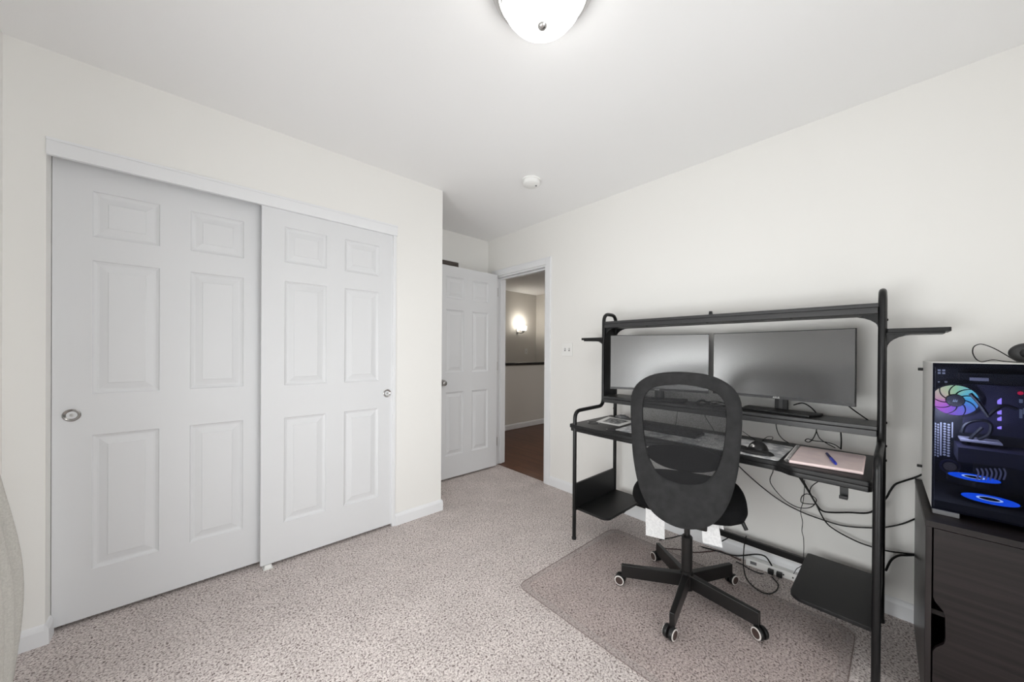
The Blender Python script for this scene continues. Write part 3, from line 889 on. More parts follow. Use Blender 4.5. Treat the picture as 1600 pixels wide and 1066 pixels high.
t = thing('computer_mouse', 'black sculpted computer mouse with a shiny ball on the pale desk mat', 'mouse', (1.975, 0.46, TZ + 0.004))
b = BM()
def blob(bm, c, r, seg=20, rings=10, zmin=None):
    bmesh.ops.create_uvsphere(bm, u_segments=seg, v_segments=rings, radius=1.0, matrix=Matrix.Translation(c) @ Matrix.Diagonal((*r, 1)))
    if zmin is not None:
        for v in bm.verts:
            if v.co.z < zmin: v.co.z = zmin
blob(b, (1.975, 0.450, TZ + 0.0042), (0.052, 0.042, 0.052), zmin=TZ + 0.0042)
blob(b, (1.955, 0.515, TZ + 0.0042), (0.040, 0.040, 0.022), zmin=TZ + 0.0042)
blob(b, (1.950, 0.455, TZ + 0.0042), (0.045, 0.075, 0.020), zmin=TZ + 0.0042)
obj('body', b, M['black_plastic'], t, smooth=True)
b = BM(); blob(b, (1.938, 0.462, TZ + 0.036), (0.011, 0.011, 0.011)); obj('trackball', b, M['chrome'], t, smooth=True)

t = thing('spiral_notebook', 'pink ruled spiral notebook lying open on the right end of the desk', 'notebook', (2.06, 0.21, TZ))
N0 = [(1.884, 0.318), (1.915, 0.092), (2.235, 0.100), (2.222, 0.330)]
b = BM(); prism(b, N0, 2, TZ + 0.001, TZ + 0.013); obj('pages', b, M['notebook_edge'], t, bevel=0.004)
N1 = [(1.890, 0.314), (1.920, 0.097), (2.231, 0.104), (2.218, 0.325)]
b = BM(); prism(b, N1, 2, TZ + 0.0131, TZ + 0.0138); obj('top_page', b, M['pink_paper'], t)
b = BM(); path = []
for k in range(0, 26*10 + 1):
    f = k/260; a = k/10*2*PI
    c = Vector((1.888 + 0.333*f, 0.326 + 0.012*f, TZ + 0.0095))
    path.append(c + Vector((0, math.cos(a)*0.0085, math.sin(a)*0.0085)))
tube(b, path, 0.0009, 5); obj('spiral', b, M['nickel'], t, smooth=True)

t = thing('ballpoint_pen', 'blue ballpoint pen lying on the pink notebook', 'pen', (2.105, 0.205, TZ + 0.0185))
p0, p1 = at(1292, 709, 2, TZ + 0.0205), at(1306, 725, 2, TZ + 0.0205)
dv = (p1 - p0)
b = BM(); tube(b, [p0, p0 + dv*0.5], 0.0055, 12); obj('barrel', b, M['pen_grip'], t, smooth=True)
b = BM(); tube(b, [p0 + dv*0.5, p0 + dv*0.9, p1], [0.0062, 0.0062, 0.004], 12); cp = obj('cap', b, M['blue_pen'], t, smooth=True)
b = BM(); q = p0 + dv*0.55 + Vector((0.004, 0.003, 0.004)); tube(b, [q, q + dv*0.35], 0.0015, 6); obj('clip', b, M['blue_pen'], cp)

# printed leaflets and a crumpled wrapper at the left end of the desk
P4 = [at(*q, 2, TZ) for q in ((931, 659.5), (968, 666.5), (993, 659), (951, 651.5))]
b = BM(); prism(b, [(p.x, p.y) for p in P4], 2, TZ + 0.0006, TZ + 0.0022)
t = thing('leaflet', 'white leaflet with a dark picture lying flat at the left end of the desk', 'paper', (P4[0].x, P4[0].y, TZ))
obj('sheet', b, M['white_plastic'], t)
cc = sum(P4, Vector())/4
b = BM(); prism(b, [((p.x - cc.x)*0.66 + cc.x, (p.y - cc.y)*0.66 + cc.y) for p in P4], 2, TZ + 0.0023, TZ + 0.0027); obj('picture', b, M['picture'], t)
wc = at(972, 652, 2, TZ + 0.012)
b = BM(); bmesh.ops.create_icosphere(b, subdivisions=3, radius=1.0)
for v in b.verts:
    n = v.co.copy(); k = 1 + 0.28*math.sin(n.x*9 + 1)*math.sin(n.y*8)*math.cos(n.z*7) + random.uniform(-0.08, 0.08)
    v.co = Vector((n.x*0.028*k + wc.x, n.y*0.05*k + wc.y, max(TZ + 0.001 + 0.0, TZ + 0.014 + n.z*0.014*k)))
tag(obj('crumpled_wrapper', b, mat('wrapper_foil', srgb(120, 120, 122), 0.35, 0.3)), 'small crumpled grey wrapper behind the leaflet at the desk left end', 'wrapper')

# little black clip standing on the top shelf
cpos = at(1111, 488, 0, 2.30)
tag(obj('binder_clip', (lambda b: (prism(b, [(cpos.y - 0.010, 1.4335), (cpos.y + 0.010, 1.4335), (cpos.y + 0.006, 1.466), (cpos.y - 0.006, 1.466)], 0, 2.285, 2.305), b)[1])(BM()), M['dark_plastic']),
    'tiny dark binder clip standing on the top shelf of the desk', 'clip')

# ------------------------------------------------------------------ chair
CA = Vector((1.802, 0.702, 0.0)); PHI = math.radians(17)
t = chair = thing('office_chair', 'black swivel office chair with mesh backrest seen from behind', 'chair', (CA.x, CA.y, 0.0052), PHI)
def curve_loop(pts, n):
    """closed Catmull-Rom through pts resampled to n points by angle-free arc length"""
    m = len(pts); dense = []
    for i in range(m):
        p0, p1, p2, p3 = [Vector((*pts[(i + k - 1) % m], 0)) for k in range(4)]
        for k in range(12):
            u = k/12
            dense.append(0.5*((2*p1) + (p2 - p0)*u + (2*p0 - 5*p1 + 4*p2 - p3)*u*u + (3*p1 - p0 - 3*p2 + p3)*u**3))
    dense.append(dense[0])
    L = [0]
    for i in range(1, len(dense)): L.append(L[-1] + (dense[i] - dense[i - 1]).length)
    out = []; j = 0
    for k in range(n):
        s = L[-1]*k/n
        while L[j + 1] < s: j += 1
        f = (s - L[j])/max(1e-9, L[j + 1] - L[j])
        out.append(dense[j].lerp(dense[j + 1], f))
    return [(p.x, p.y) for p in out]
OUT = [(0.0, 1.126), (-0.10, 1.116), (-0.168, 1.085), (-0.208, 1.040), (-0.224, 0.975), (-0.221, 0.836), (-0.208, 0.697), (-0.173, 0.566), (-0.110, 0.478), (0.0, 0.444),
       (0.110, 0.478), (0.173, 0.566), (0.208, 0.697), (0.221, 0.836), (0.224, 0.975), (0.208, 1.040), (0.168, 1.085), (0.10, 1.116)]
INN = [(0.0, 1.070), (-0.07, 1.063), (-0.122, 1.046), (-0.155, 1.013), (-0.167, 0.958), (-0.165, 0.872), (-0.154, 0.785), (-0.130, 0.708), (-0.085, 0.652), (0.0, 0.633),
       (0.085, 0.652), (0.130, 0.708), (0.154, 0.785), (0.165, 0.872), (0.167, 0.958), (0.155, 1.013), (0.122, 1.046), (0.07, 1.063)]
def back_x(y, z):
    # curved in plan, gently S-shaped in height
    return -0.232 + 0.55*y*y + 0.045*math.sin((z - 0.55)*4.2)*0.5 - 0.03*(z - 0.80)
NL = 96
lo, li = curve_loop(OUT, NL), curve_loop(INN, NL)
def ringmesh(loops, offs):
    """skin between successive loops in the (y, z) plane of the backrest"""
    b = BM(); R_ = []
    for lp, o in zip(loops, offs):
        R_.append([b.verts.new((back_x(y, z) + o, y + 0.008, z)) for y, z in lp])
    for i in range(len(R_) - 1):
        for k in range(NL):
            b.faces.new((R_[i][k], R_[i][(k + 1) % NL], R_[i + 1][(k + 1) % NL], R_[i + 1][k]))
    return b, R_
def mixl(a, c, f):
    return [(p[0]*(1 - f) + q[0]*f, p[1]*(1 - f) + q[1]*f) for p, q in zip(a, c)]
loops = [mixl(lo, li, f) for f in (0.06, 0.0, 0.0, 0.06, 0.2, 0.4, 0.6, 0.8, 0.96, 1.0, 1.0, 0.96, 0.8, 0.5, 0.2, 0.06)]
offs = [0.013, 0.008, -0.008, -0.013, -0.015, -0.016, -0.016, -0.015, -0.012, -0.007, 0.004, 0.008, 0.011, 0.012, 0.013, 0.013]
b, _ = ringmesh(loops, offs)
obj('backrest', b, M['fabric'], t, smooth=True, local=True)
inner = mixl(lo, li, 0.985)
b, R_ = ringmesh([inner] + [[(p[0]*f, 0.86 + (p[1] - 0.86)*f) for p in inner] for f in (0.8, 0.6, 0.4, 0.2)], [-0.004]*5)
b.faces.new(R_[-1])
obj('back_mesh', b, M['mesh'], t, smooth=True, local=True)
# lumbar pad in front of the mesh
PADL = curve_loop([(0.150, 0.762), (0.09, 0.785), (0.0, 0.795), (-0.09, 0.785), (-0.150, 0.762), (-0.142, 0.715), (-0.08, 0.690), (0.0, 0.684), (0.08, 0.692), (0.142, 0.722)], NL)
b, R_ = ringmesh([PADL, PADL, [(p[0]*0.9, 0.74 + (p[1] - 0.74)*0.8) for p in PADL], [(p[0]*0.4, 0.74 + (p[1] - 0.74)*0.3) for p in PADL]], [0.012, 0.022, 0.032, 0.036])
b.faces.new(R_[0][::-1]); b.faces.new(R_[-1])
obj('lumbar_pad', b, M['seat_fabric'], t, smooth=True, local=True)
# back support bar to the seat plate
b = BM(); prism(b, [(-0.215, 0.50), (-0.225, 0.62), (-0.21, 0.62), (-0.19, 0.45), (0.0, 0.425), (0.0, 0.405), (-0.18, 0.425)], 1, -0.03, 0.03)
obj('back_bar', b, M['chair_metal'], t, local=True, bevel=0.003)
# seat cushion
b = BM(); prof = [(0.72, 0.455), (0.86, 0.460), (0.955, 0.478), (0.985, 0.500), (0.975, 0.522), (0.93, 0.540), (0.82, 0.549), (0.5, 0.543), (0.2, 0.538)]
sl = curve_loop([(0.29, 0.0), (0.275, 0.14), (0.22, 0.225), (0.05, 0.250), (-0.12, 0.240), (-0.185, 0.17), (-0.20, 0.0), (-0.185, -0.17), (-0.12, -0.240), (0.05, -0.250), (0.22, -0.225), (0.275, -0.14)], 64)
R_ = [[b.verts.new(((x - 0.03)*f + 0.03, y*f, z)) for x, y in sl] for f, z in prof]
for i in range(len(R_) - 1):
    for k in range(64):
        b.faces.new((R_[i][k], R_[i][(k + 1) % 64], R_[i + 1][(k + 1) % 64], R_[i + 1][k]))
b.faces.new(R_[0][::-1]); b.faces.new(R_[-1])
obj('seat', b, M['seat_fabric'], t, smooth=True, local=True)
obj('seat_plate', bx(-0.11, -0.09, 0.395, 0.11, 0.09, 0.456), M['chair_metal'], t, local=True, bevel=0.006)
b = BM(); tube(b, [(0, -0.09, 0.435), (0.0, -0.19, 0.452), (-0.01, -0.215, 0.465), (-0.02, -0.240, 0.415)], 0.0055, 10)
tube(b, [(-0.014, -0.226, 0.443), (-0.020, -0.243, 0.408)], 0.0085, 10)
obj('lever', b, M['black_plastic'], t, smooth=True, local=True)
b = BM(); lathe(b, [(0.0, 0.40), (0.0135, 0.40), (0.0135, 0.29)], (0, 0, 0), 2, 20); obj('gas_piston', b, M['chair_metal'], t, smooth=True, local=True)
b = BM(); lathe(b, [(0.0, 0.312), (0.018, 0.312), (0.025, 0.304), (0.025, 0.14), (0.029, 0.138), (0.029, 0.05), (0.0, 0.05)], (0, 0, 0), 2, 28); obj('column_sleeve', b, M['chair_metal'], t, smooth=True, local=True)
casters = [(1.647, 1.009), (1.998, 0.956), (2.105, 0.586), (1.486, 0.649), (1.777, 0.393)]
legang = [119, 51, -21, 191, 267]
rotm = Matrix.Rotation(-PHI, 4, 'Z')
for (cx, cy), a in zip(casters, legang):
    c = rotm @ (Vector((cx, cy, 0)) - CA); c.z = 0
    ang = math.radians(a) - PHI
    d = Vector((math.cos(ang), math.sin(ang), 0)); e = d.cross(Vector((0, 0, 1)))
    b = BM()
    sec = lambda q, hw, z0, z1: [b.verts.new(q + e*s*hw + Vector((0, 0, z))) for s, z in ((-1, z0), (1, z0), (1, z1), (-1, z1))]
    secs = [sec(d*0.015, 0.016, 0.062, 0.126), sec(d*0.20, 0.012, 0.050, 0.113), sec(d*0.300, 0.011, 0.044, 0.107), sec(d*0.308, 0.011, 0.044, 0.107)]
    for i in range(3):
        for k in range(4):
            b.faces.new((secs[i][k], secs[i][(k + 1) % 4], secs[i + 1][(k + 1) % 4], secs[i + 1][k]))
    b.faces.new(secs[0][::-1]); b.faces.new(secs[-1])
    leg = obj('leg', b, M['chair_metal'], t, local=True, bevel=0.003)
    # twin-wheel caster: stem at the leg end, wheels trailing towards the measured spot
    stem = d*0.292
    cd = (c - stem); cd.z = 0
    if cd.length < 0.012: cd = -d*0.02
    cd = cd.normalized()
    wc = stem + cd*0.022
    axl = cd.cross(Vector((0, 0, 1)))
    b = BM(); tube(b, [stem + Vector((0, 0, 0.055)), stem + Vector((0, 0, 0.036))], 0.007, 10)
    cs = obj('caster', b, M['black_plastic'], leg, smooth=True, local=True)
    def wheelmesh(prof):
        bb = BM(); n = 24; RR = []
        for r, h in prof:
            RR.append([bb.verts.new(wc + axl*h + Vector((0, 0, 0.0265)) + (cd*math.cos(2*PI*k/n) + Vector((0, 0, 1))*math.sin(2*PI*k/n))*r) for k in range(n)])
        for i in range(len(RR) - 1):
            for k in range(n):
                bb.faces.new((RR[i][k], RR[i][(k + 1) % n], RR[i + 1][(k + 1) % n], RR[i + 1][k]))
        bb.faces.new(RR[0][::-1]); bb.faces.new(RR[-1])
        return bb
    for s in (-1, 1):
        obj('wheel', wheelmesh([(0.0255, s*0.005), (0.0265, s*0.009), (0.0265, s*0.017), (0.024, s*0.0215)]), M['black_plastic'], leg, smooth=True, local=True)
        obj('wheel_ring', wheelmesh([(0.0245, s*0.0205), (0.0235, s*0.0228), (0.019, s*0.0232)]), M['caster_ring'], leg, smooth=True, local=True)
        obj('wheel_face', wheelmesh([(0.0192, s*0.0225), (0.0188, s*0.0236), (0.004, s*0.0245)]), M['caster_face'], leg, smooth=True, local=True)
# printed paper tags hanging under the seat
for pts in ([(1008.5, 786), (1009, 838), (1038.5, 845), (1038, 795)], [(1094, 812), (1098, 850), (1129, 858), (1120, 806)], [(1116, 800), (1122, 826), (1131, 830), (1126, 800)]):
    q = [at(x, y, 0, 1.85 if pts[0][0] < 1110 else 1.87) for x, y in pts]
    b = BM()
    q[0].z = max(q[0].z, 0.425); q[3].z = max(q[3].z, 0.437)
    loc = [rotm @ (p - CA) for p in q]
    nrm = Vector((0.0006, 0, 0))
    A = [b.verts.new(p) for p in loc]; Bv = [b.verts.new(p + nrm) for p in loc]
    b.faces.new(A[::-1]); b.faces.new(Bv)
    for k in range(4): b.faces.new((A[k], A[(k + 1) % 4], Bv[(k + 1) % 4], Bv[k]))
    tg = obj('paper_tag', b, M['tag_paper'], t, local=True); tg['label'] = 'white printed paper tag'

# ------------------------------------------------------------------ clear chair mat
t = thing('chair_mat', 'clear rectangular plastic chair mat on the carpet under the office chair', 'floor mat', (1.70, 0.72, 0))
o0 = rounded_rect(1.245, 0.122, 2.150, 1.330, (0.07, 0.07, 0.05, 0.05), 8)
def inset(pts, d):
    cx = (1.245 + 2.150)/2; cy = (0.122 + 1.330)/2
    return [(x + (d if x < cx else -d)*min(1, abs(x - cx)/0.45), y + (d if y < cy else -d)*min(1, abs(y - cy)/0.60)) for x, y in pts]
b = BM(); n = len(o0)
R_ = [[b.verts.new((x, y, z)) for x, y in p] for p, z in ((o0, 0.001), (o0, 0.0022), (inset(o0, 0.035), 0.0045))]
for i in range(2):
    for k in range(n): b.faces.new((R_[i][k], R_[i][(k + 1) % n], R_[i + 1][(k + 1) % n], R_[i + 1][k]))
obj('lip', b, M['mat_lip'], t)
b = BM(); b.faces.new([b.verts.new((x, y, 0.0045)) for x, y in inset(o0, 0.035)])
obj('sheet', b, M['mat_clear'], t)
b = BM(); ring = [(x, y, 0.0022) for x, y in o0]; tube(b, ring + [ring[0]], 0.0013, 6)
obj('edge', b, mat('mat_edge', srgb(120, 104, 100), 0.3), t)

# ------------------------------------------------------------------ cabinet
KX, KZ, KY0, KY1 = 1.826, 0.657, -0.062, -0.70
t = thing('storage_cabinet', 'dark brown wood cabinet with a cut-out door at the right edge', 'cabinet', (2.10, -0.38, 0))
b = BM(); prism(b, [(KX, KY0 - 0.014), (2.398, KY0 - 0.014), (2.398, KY0 + 0.0125), (KX, KY0)], 2, 0.0, KZ - 0.0205); obj('side_panel', b, M['cabinet_lit'], t, bevel=0.001)
obj('side_panel', bx(KX, KY1, 0.0, 2.40, KY1 + 0.014, KZ - 0.0205), M['cabinet_lit'], t, bevel=0.001)
b = BM(); prism(b, [(KX - 0.001, KY1 - 0.001), (2.399, KY1 - 0.001), (2.399, KY0 + 0.0135), (KX - 0.001, KY0 + 0.001)], 2, KZ - 0.020, KZ); obj('top', b, M['cabinet'], t, bevel=0.001)
obj('bottom', bx(KX + 0.02, KY1 + 0.0145, 0.04, 2.39, KY0 - 0.0145, 0.056), M['cabinet'], t)
obj('shelf', bx(KX + 0.03, KY1 + 0.0145, 0.336, 2.385, KY0 - 0.0145, 0.352), M['cabinet'], t)
obj('back_panel', bx(2.386, KY1 + 0.0145, 0.056, 2.392, KY0 - 0.0145, KZ - 0.0205), M['cabinet'], t)
y0 = KY0 - 0.0175
pts = [(y0, 0.635), (y0, 0.405), (y0 - 0.004, 0.392), (y0 - 0.022, 0.368), (y0 - 0.026, 0.352), (y0 - 0.027, 0.276), (y0 - 0.023, 0.260), (y0 - 0.006, 0.238), (y0, 0.222), (y0, 0.045), (KY1 + 0.0165, 0.045), (KY1 + 0.0165, 0.635)]
b = BM(); prism(b, pts, 0, KX + 0.001, KX + 0.017); obj('door', b, M['cabinet'], t, bevel=0.001)

# ------------------------------------------------------------------ computer tower
PX, PB, PY0, PY1, PZ0, PZ1 = 1.918, 2.330, -0.0775, -0.530, 0.676, 1.187
t = pc = thing('computer_tower', 'white computer tower with lit fans behind dark glass on the cabinet', 'computer', (2.12, -0.30, KZ))
b = BM()
v = [(PX + 0.003, PY0), (PB, PY0 + 0.011), (PB, PY0 - 0.003), (PX + 0.003, PY0 - 0.006)]
prism(b, v, 2, PZ0, PZ1); obj('side_panel', b, M['case_white'], t, bevel=0.001)
obj('top_panel', bx(PX + 0.003, PY1, PZ1 - 0.012, PB, PY0 - 0.0065, PZ1), M['case_white'], t, bevel=0.001)
obj('base_panel', bx(PX + 0.003, PY1, PZ0, PB, PY0 - 0.0065, PZ0 + 0.03), M['case_dark'], t)
obj('far_panel', bx(PX + 0.003, PY1, PZ0 + 0.03, PB, PY1 + 0.006, PZ1 - 0.012), M['case_white'], t)
obj('tray', bx(2.205, PY1 + 0.006, PZ0 + 0.03, 2.212, PY0 - 0.0065, PZ1 - 0.012), M['case_dark'], t)
obj('glass_panel', bx(PX - 0.002, PY1, PZ0 - 0.001, PX + 0.001, PY0, PZ1 - 0.002), M['case_glass'], t)
b = BM(); frame_rect(b, 0, PX + 0.0012, PX + 0.0028, PY1, PZ0, PY0 - 0.0005, PZ1 - 0.002, 0.005)
box(b, PX + 0.0012, PY1 + 0.005, PZ1 - 0.016, PX + 0.0028, PY0 - 0.005, PZ1 - 0.007); obj('glass_border', b, M['case_dark'], t)
for y in (PY0 - 0.0325, PY1 + 0.0325):
    for x in (PX + 0.035, PB - 0.05):
        obj('foot', bx(x - 0.030, y - 0.030, KZ, x + 0.035, y + 0.030, PZ0), M['grey_plastic'] if x < 2.1 and y > -0.2 else M['black_plastic'], t, bevel=0.002)
for p in ((1440.5, 577), (1443.5, 729)):
    q = at(*p, 0, 2.31)
    b = BM(); lathe(b, [(0.0, 0.016), (0.006, 0.015), (0.006, 0.0)], (2.31, PY0 + 0.010, q.z), 1, 12); obj('thumbscrew', b, M['black_plastic'], t, smooth=True)

def fan_part(cx, cy, cz):
    rad = 0.060
    b = BM()
    n = 48
    A = [b.verts.new((cx - 0.012, cy + rad*1.04*math.cos(2*PI*k/n), cz + rad*1.04*math.sin(2*PI*k/n))) for k in range(n)]
    B2 = [b.verts.new((cx - 0.012, cy + rad*0.985*math.cos(2*PI*k/n), cz + rad*0.985*math.sin(2*PI*k/n))) for k in range(n)]
    C = [b.verts.new((cx + 0.002, cy + rad*1.04*math.cos(2*PI*k/n), cz + rad*1.04*math.sin(2*PI*k/n))) for k in range(n)]
    for k in range(n):
        j = (k + 1) % n
        b.faces.new((A[k], A[j], B2[j], B2[k])); b.faces.new((A[k], C[k], C[j], A[j]))
    f = obj('fan', b, M['case_dark'], t)
    # ten glowing curved blades
    for i in range(9):
        b = BM(); seg = 8; L0, L1 = [], []
        for k in range(seg + 1):
            r = 0.020 + (rad*0.97 - 0.020)*k/seg
            tw = 0.55*(k/seg)**1.3
            a0 = 2*PI*i/9 + 0.35 + tw; a1 = a0 + 2*PI/9 - 0.0045/r
            row = [b.verts.new((-0.004 + 0.003*q/5, r*math.cos(a0 + (a1 - a0)*q/5), r*math.sin(a0 + (a1 - a0)*q/5))) for q in range(6)]
            L0.append(row)
        for k in range(seg):
            for q in range(5): b.faces.new((L0[k][q], L0[k][q + 1], L0[k + 1][q + 1], L0[k + 1][q]))
        bl = obj('blade', b, M['rainbow'], f, local=True)
        bl.location = (cx - t.location.x, cy - t.location.y, cz - t.location.z)
    b = BM(); lathe(b, [(0.0, -0.016), (0.022, -0.016), (0.0245, -0.012), (0.0245, 0.0)], (cx, cy, cz), 0, 28); obj('hub', b, M['case_dark'], f, smooth=True)
    b = BM()
    for q, (dy, s) in enumerate(((0.004, 0.9), (0.0, 1.0), (-0.004, 0.8))):
        prism(b, [(cy + dy, cz - 0.005), (cy + dy + 0.0025, cz - 0.005), (cy + dy + 0.0005 - 0.002, cz - 0.005 + 0.012*s)], 0, cx - 0.0172, cx - 0.0162)
    obj('sail_logo', b, M['grey_print'], f)
fc = at(1492, 625.5, 0, 2.195)
fan_part(2.196, fc.y, fc.z)
# slot covers below the fan; pale cells imitate holes onto the lit wall
for u0, u1 in ((1459.5, 1467.5), (1473, 1485)):
    a = at(u0, 660, 0, 2.203); c = at(u1, 714, 0, 2.203)
    b = BM(); nr, nc = 13, 2
    for r in range(nr):
        for k in range(nc):
            y = a.y + (c.y - a.y)*(k + 0.5)/nc; z = a.z + (c.z - a.z)*(r + 0.5 + (0.25 if k else 0))/nr
            wy, wz = abs(c.y - a.y)/nc*0.40, abs(c.z - a.z)/nr*0.34
            prism(b, [(y - wy, z), (y - wy*0.5, z + wz), (y + wy*0.5, z + wz), (y + wy, z), (y + wy*0.5, z - wz), (y - wy*0.5, z - wz)], 0, 2.2015, 2.2045)
    obj('slot_vent', b, M['vent_cell'], t)
for u in (1470, 1488):
    a = at(u - 1, 660, 0, 2.203); c = at(u + 1, 712 if u < 1480 else 684, 0, 2.203)
    obj('slot_bracket', bx(2.2015, c.y, c.z, 2.2045, a.y, a.z), M['vent_cell'], t)
def pxbox(name, x0, y0, x1, y1, X, d, m, par=None):
    a, c = at(x0, y0, 0, X), at(x1, y1, 0, X)
    return obj(name, bx(X, min(a.y, c.y), min(a.z, c.z), X + d, max(a.y, c.y), max(a.z, c.z)), m, par or t)
# radiator along the top, memory sticks, display blocks
rad_ = pxbox('radiator', 1500, 583, 1640, 598, 2.10, 0.09, M['case_dark'])
pxbox('radiator_label', 1515, 590, 1545, 596, 2.097, 0.002, M['card_grey'], rad_)
pxbox('motherboard', 1505, 600, 1640, 690, 2.198, 0.006, M['card_dark'])
for i, (y0, y1) in enumerate(((622, 632), (641, 648), (651, 658), (666, 671))):
    a, c = at(1559, y0, 0, 2.15), at(1565, y1, 0, 2.15)
    b = BM(); prism(b, [(a.y, c.z), (c.y, c.z), (c.y, a.z), (a.y, a.z - abs(a.z - c.z)*0.45)], 0, 2.15, 2.16)
    obj('memory_stick', b, M['violet_glow'], t)
rc = at(1594.5, 614.5, 0, 2.16)
b = BM(); lathe(b, [(0.0, -0.004), (0.0055, -0.004), (0.0065, 0.0)], (2.16, rc.y, rc.z), 0, 20); obj('indicator_light', b, M['red_glow'], t)
pxbox('status_block', 1592.5, 624, 1598, 630, 2.16, 0.003, M['grey_print'])
pxbox('status_block', 1593, 639.5, 1597.5, 654, 2.16, 0.003, M['grey_print'])
pxbox('status_block', 1598.5, 638, 1606, 648, 2.16, 0.003, M['grey_print'])
# small perforations beside the fan
for q in ((1471, 581, 6), (1460.5, 581.5, 1.6), (1459, 596, 1.6), (1467, 597, 1.4), (1478, 597, 2.2)):
    cpt = at(q[0], q[1], 0, 2.203); s = q[2]*0.0025*0.62
    b = BM()
    if q[2] > 3:
        for dy in (-1, 1):
            for dz in (-1, 1):
                box(b, 2.2015, cpt.y + dy*s*0.62 - s*0.4, cpt.z + dz*s*0.6 - s*0.35, 2.2045, cpt.y + dy*s*0.62 + s*0.4, cpt.z + dz*s*0.6 + s*0.35)
    else:
        box(b, 2.2015, cpt.y - s, cpt.z - s, 2.2045, cpt.y + s, cpt.z + s)
    obj('perforation', b, M['vent_cell'], t)
# cooling hoses
for pts in ([(1516, 615), (1528, 628), (1538, 642), (1545, 652)], [(1503, 676), (1508, 664), (1522, 658), (1540, 658), (1549, 666), (1544, 680), (1528, 687)], [(1512, 694), (1520, 682), (1535, 668)], [(1545, 650), (1556, 640), (1570, 634), (1590, 640)]):
    b = BM(); tube(b, smooth_path([at(x, y, 0, 2.13) for x, y in pts]), 0.0055, 8); obj('hose', b, M['case_dark'], t, smooth=True)
# graphics card with its backplate, fins and the lit fans beneath
gc = pxbox('graphics_card', 1497, 699, 1640, 742, 2.04, 0.15, M['card_dark'])
pxbox('backplate', 1501, 686.5, 1567, 697, 2.10, 0.09, M['card_grey'], gc)
a = at(1497, 699, 0, 2.04)
pl0, pl1 = at(1521, 724, 0, 2.035), at(1590, 752, 0, 2.035)
obj('heatsink', bx(2.035, pl1.y, pl1.z, 2.039, pl0.y, pl0.z), M['case_dark'], gc)
b = BM()
for k in range(7):
    p = at(1526 + k*7, 732, 0, 2.03); q = at(1526 + k*7, 750, 0, 2.03)
    tube(b, smooth_path([(2.03, p.y, p.z), (2.028, p.y - 0.004, (p.z*0.6 + q.z*0.4)), (2.03, q.y, q.z)], 4), 0.0022, 6)
obj('heat_pipe', b, M['card_grey'], gc, smooth=True)
hc = at(1484, 729, 0, 2.195)
b = BM(); lathe(b, [(0.020, -0.004), (0.026, -0.006), (0.028, 0.0)], (2.195, hc.y, hc.z), 0, 28); pf = obj('pump', b, M['card_dark'], t, smooth=True)
b = BM(); lathe(b, [(0.0, -0.003), (0.017, -0.003)], (2.195, hc.y, hc.z), 0, 20); obj('pump_cap', b, M['vent_dark'], pf)
cl = bpy.data.lights.new('case_fill_light', 'POINT'); cl.energy = 1.6; cl.color = (0.8, 0.85, 1.0); cl.shadow_soft_size = 0.01  # unseen light added inside the case to brighten the slot vents
co = bpy.data.objects.new('case_fill_light', cl); COL.objects.link(co); co.location = (2.08, -0.115, 0.985)
def ring_fan(px_, py_, zc, r_out, tilt=0.0):
    """bottom fan lying flat with a glowing rim and bright inner ring"""
    c = at(px_, py_, 0, 2.06); c.z = zc
    b = BM(); lathe(b, [(r_out*0.46, 0.001), (r_out, 0.0)], c, 2, 40); f = obj('floor_fan', b, M['blue_glow'], t)
    b = BM(); lathe(b, [(r_out*0.36, 0.0018), (r_out*0.46, 0.0018)], c, 2, 40); obj('light_ring', b, M['ice_glow'], f)
    b = BM(); lathe(b, [(r_out, 0.0), (r_out*1.06, 0.001), (r_out*1.06, -0.02), (r_out*0.3, -0.02), (0.0, -0.006), (r_out*0.36, 0.0012)], c, 2, 40); obj('fan_frame', b, M['case_dark'], f)
ring_fan(1546, 783, PZ0 + 0.032, 0.062)
ring_fan(1521, 748, 0.776, 0.058)

# ------------------------------------------------------------------ headphones on the tower
t = thing('headphones', 'dark headphones lying on top of the computer tower', 'headphones', (2.05, -0.31, PZ1))
hc = Vector((2.05, -0.287, PZ1 + 0.0345))
b = BM()
bmesh.ops.create_uvsphere(b, u_segments=24, v_segments=14, radius=1.0, matrix=Matrix.Translation(hc) @ Matrix.Diagonal((0.020, 0.040, 0.034, 1)))
e1 = obj('ear_cup', b, M['dark_plastic'], t, smooth=True)
b = BM(); bmesh.ops.create_uvsphere(b, u_segments=24, v_segments=14, radius=1.0, matrix=Matrix.Translation(hc + Vector((-0.014, -0.004, 0.0))) @ Matrix.Diagonal((0.013, 0.024, 0.020, 1)))
obj('ear_cushion', b, M['black_plastic'], e1, smooth=True)
b = BM(); bmesh.ops.create_uvsphere(b, u_segments=24, v_segments=14, radius=1.0, matrix=Matrix.Translation(hc + Vector((0.13, -0.05, 0.0))) @ Matrix.Diagonal((0.020, 0.040, 0.034, 1)))
obj('ear_cup', b, M['dark_plastic'], t, smooth=True)
b = BM(); tube(b, smooth_path([hc + Vector(p) for p in ((0.0, -0.03, 0.0), (0.0, -0.12, 0.0), (0.05, -0.175, 0.0), (0.11, -0.15, 0.0), (0.13, -0.07, 0.0))], 8), 0.008, 10)
obj('headband', b, M['black_plastic'], t, smooth=True)
b = BM()
cpath = [(1604, 566.5), (1585, 566), (1568, 564.5), (1552, 562.5), (1542, 564), (1533, 566), (1525, 561), (1520, 552), (1521, 543), (1528, 538.5), (1537, 538.5), (1552, 544), (1567, 552), (1581, 560.5), (1590, 565)]
zz = PZ1 + 0.003
pp = [at(x, y, 0, 2.10) for x, y in cpath]
pp = [Vector((p.x, p.y, max(p.z, zz))) for p in pp]
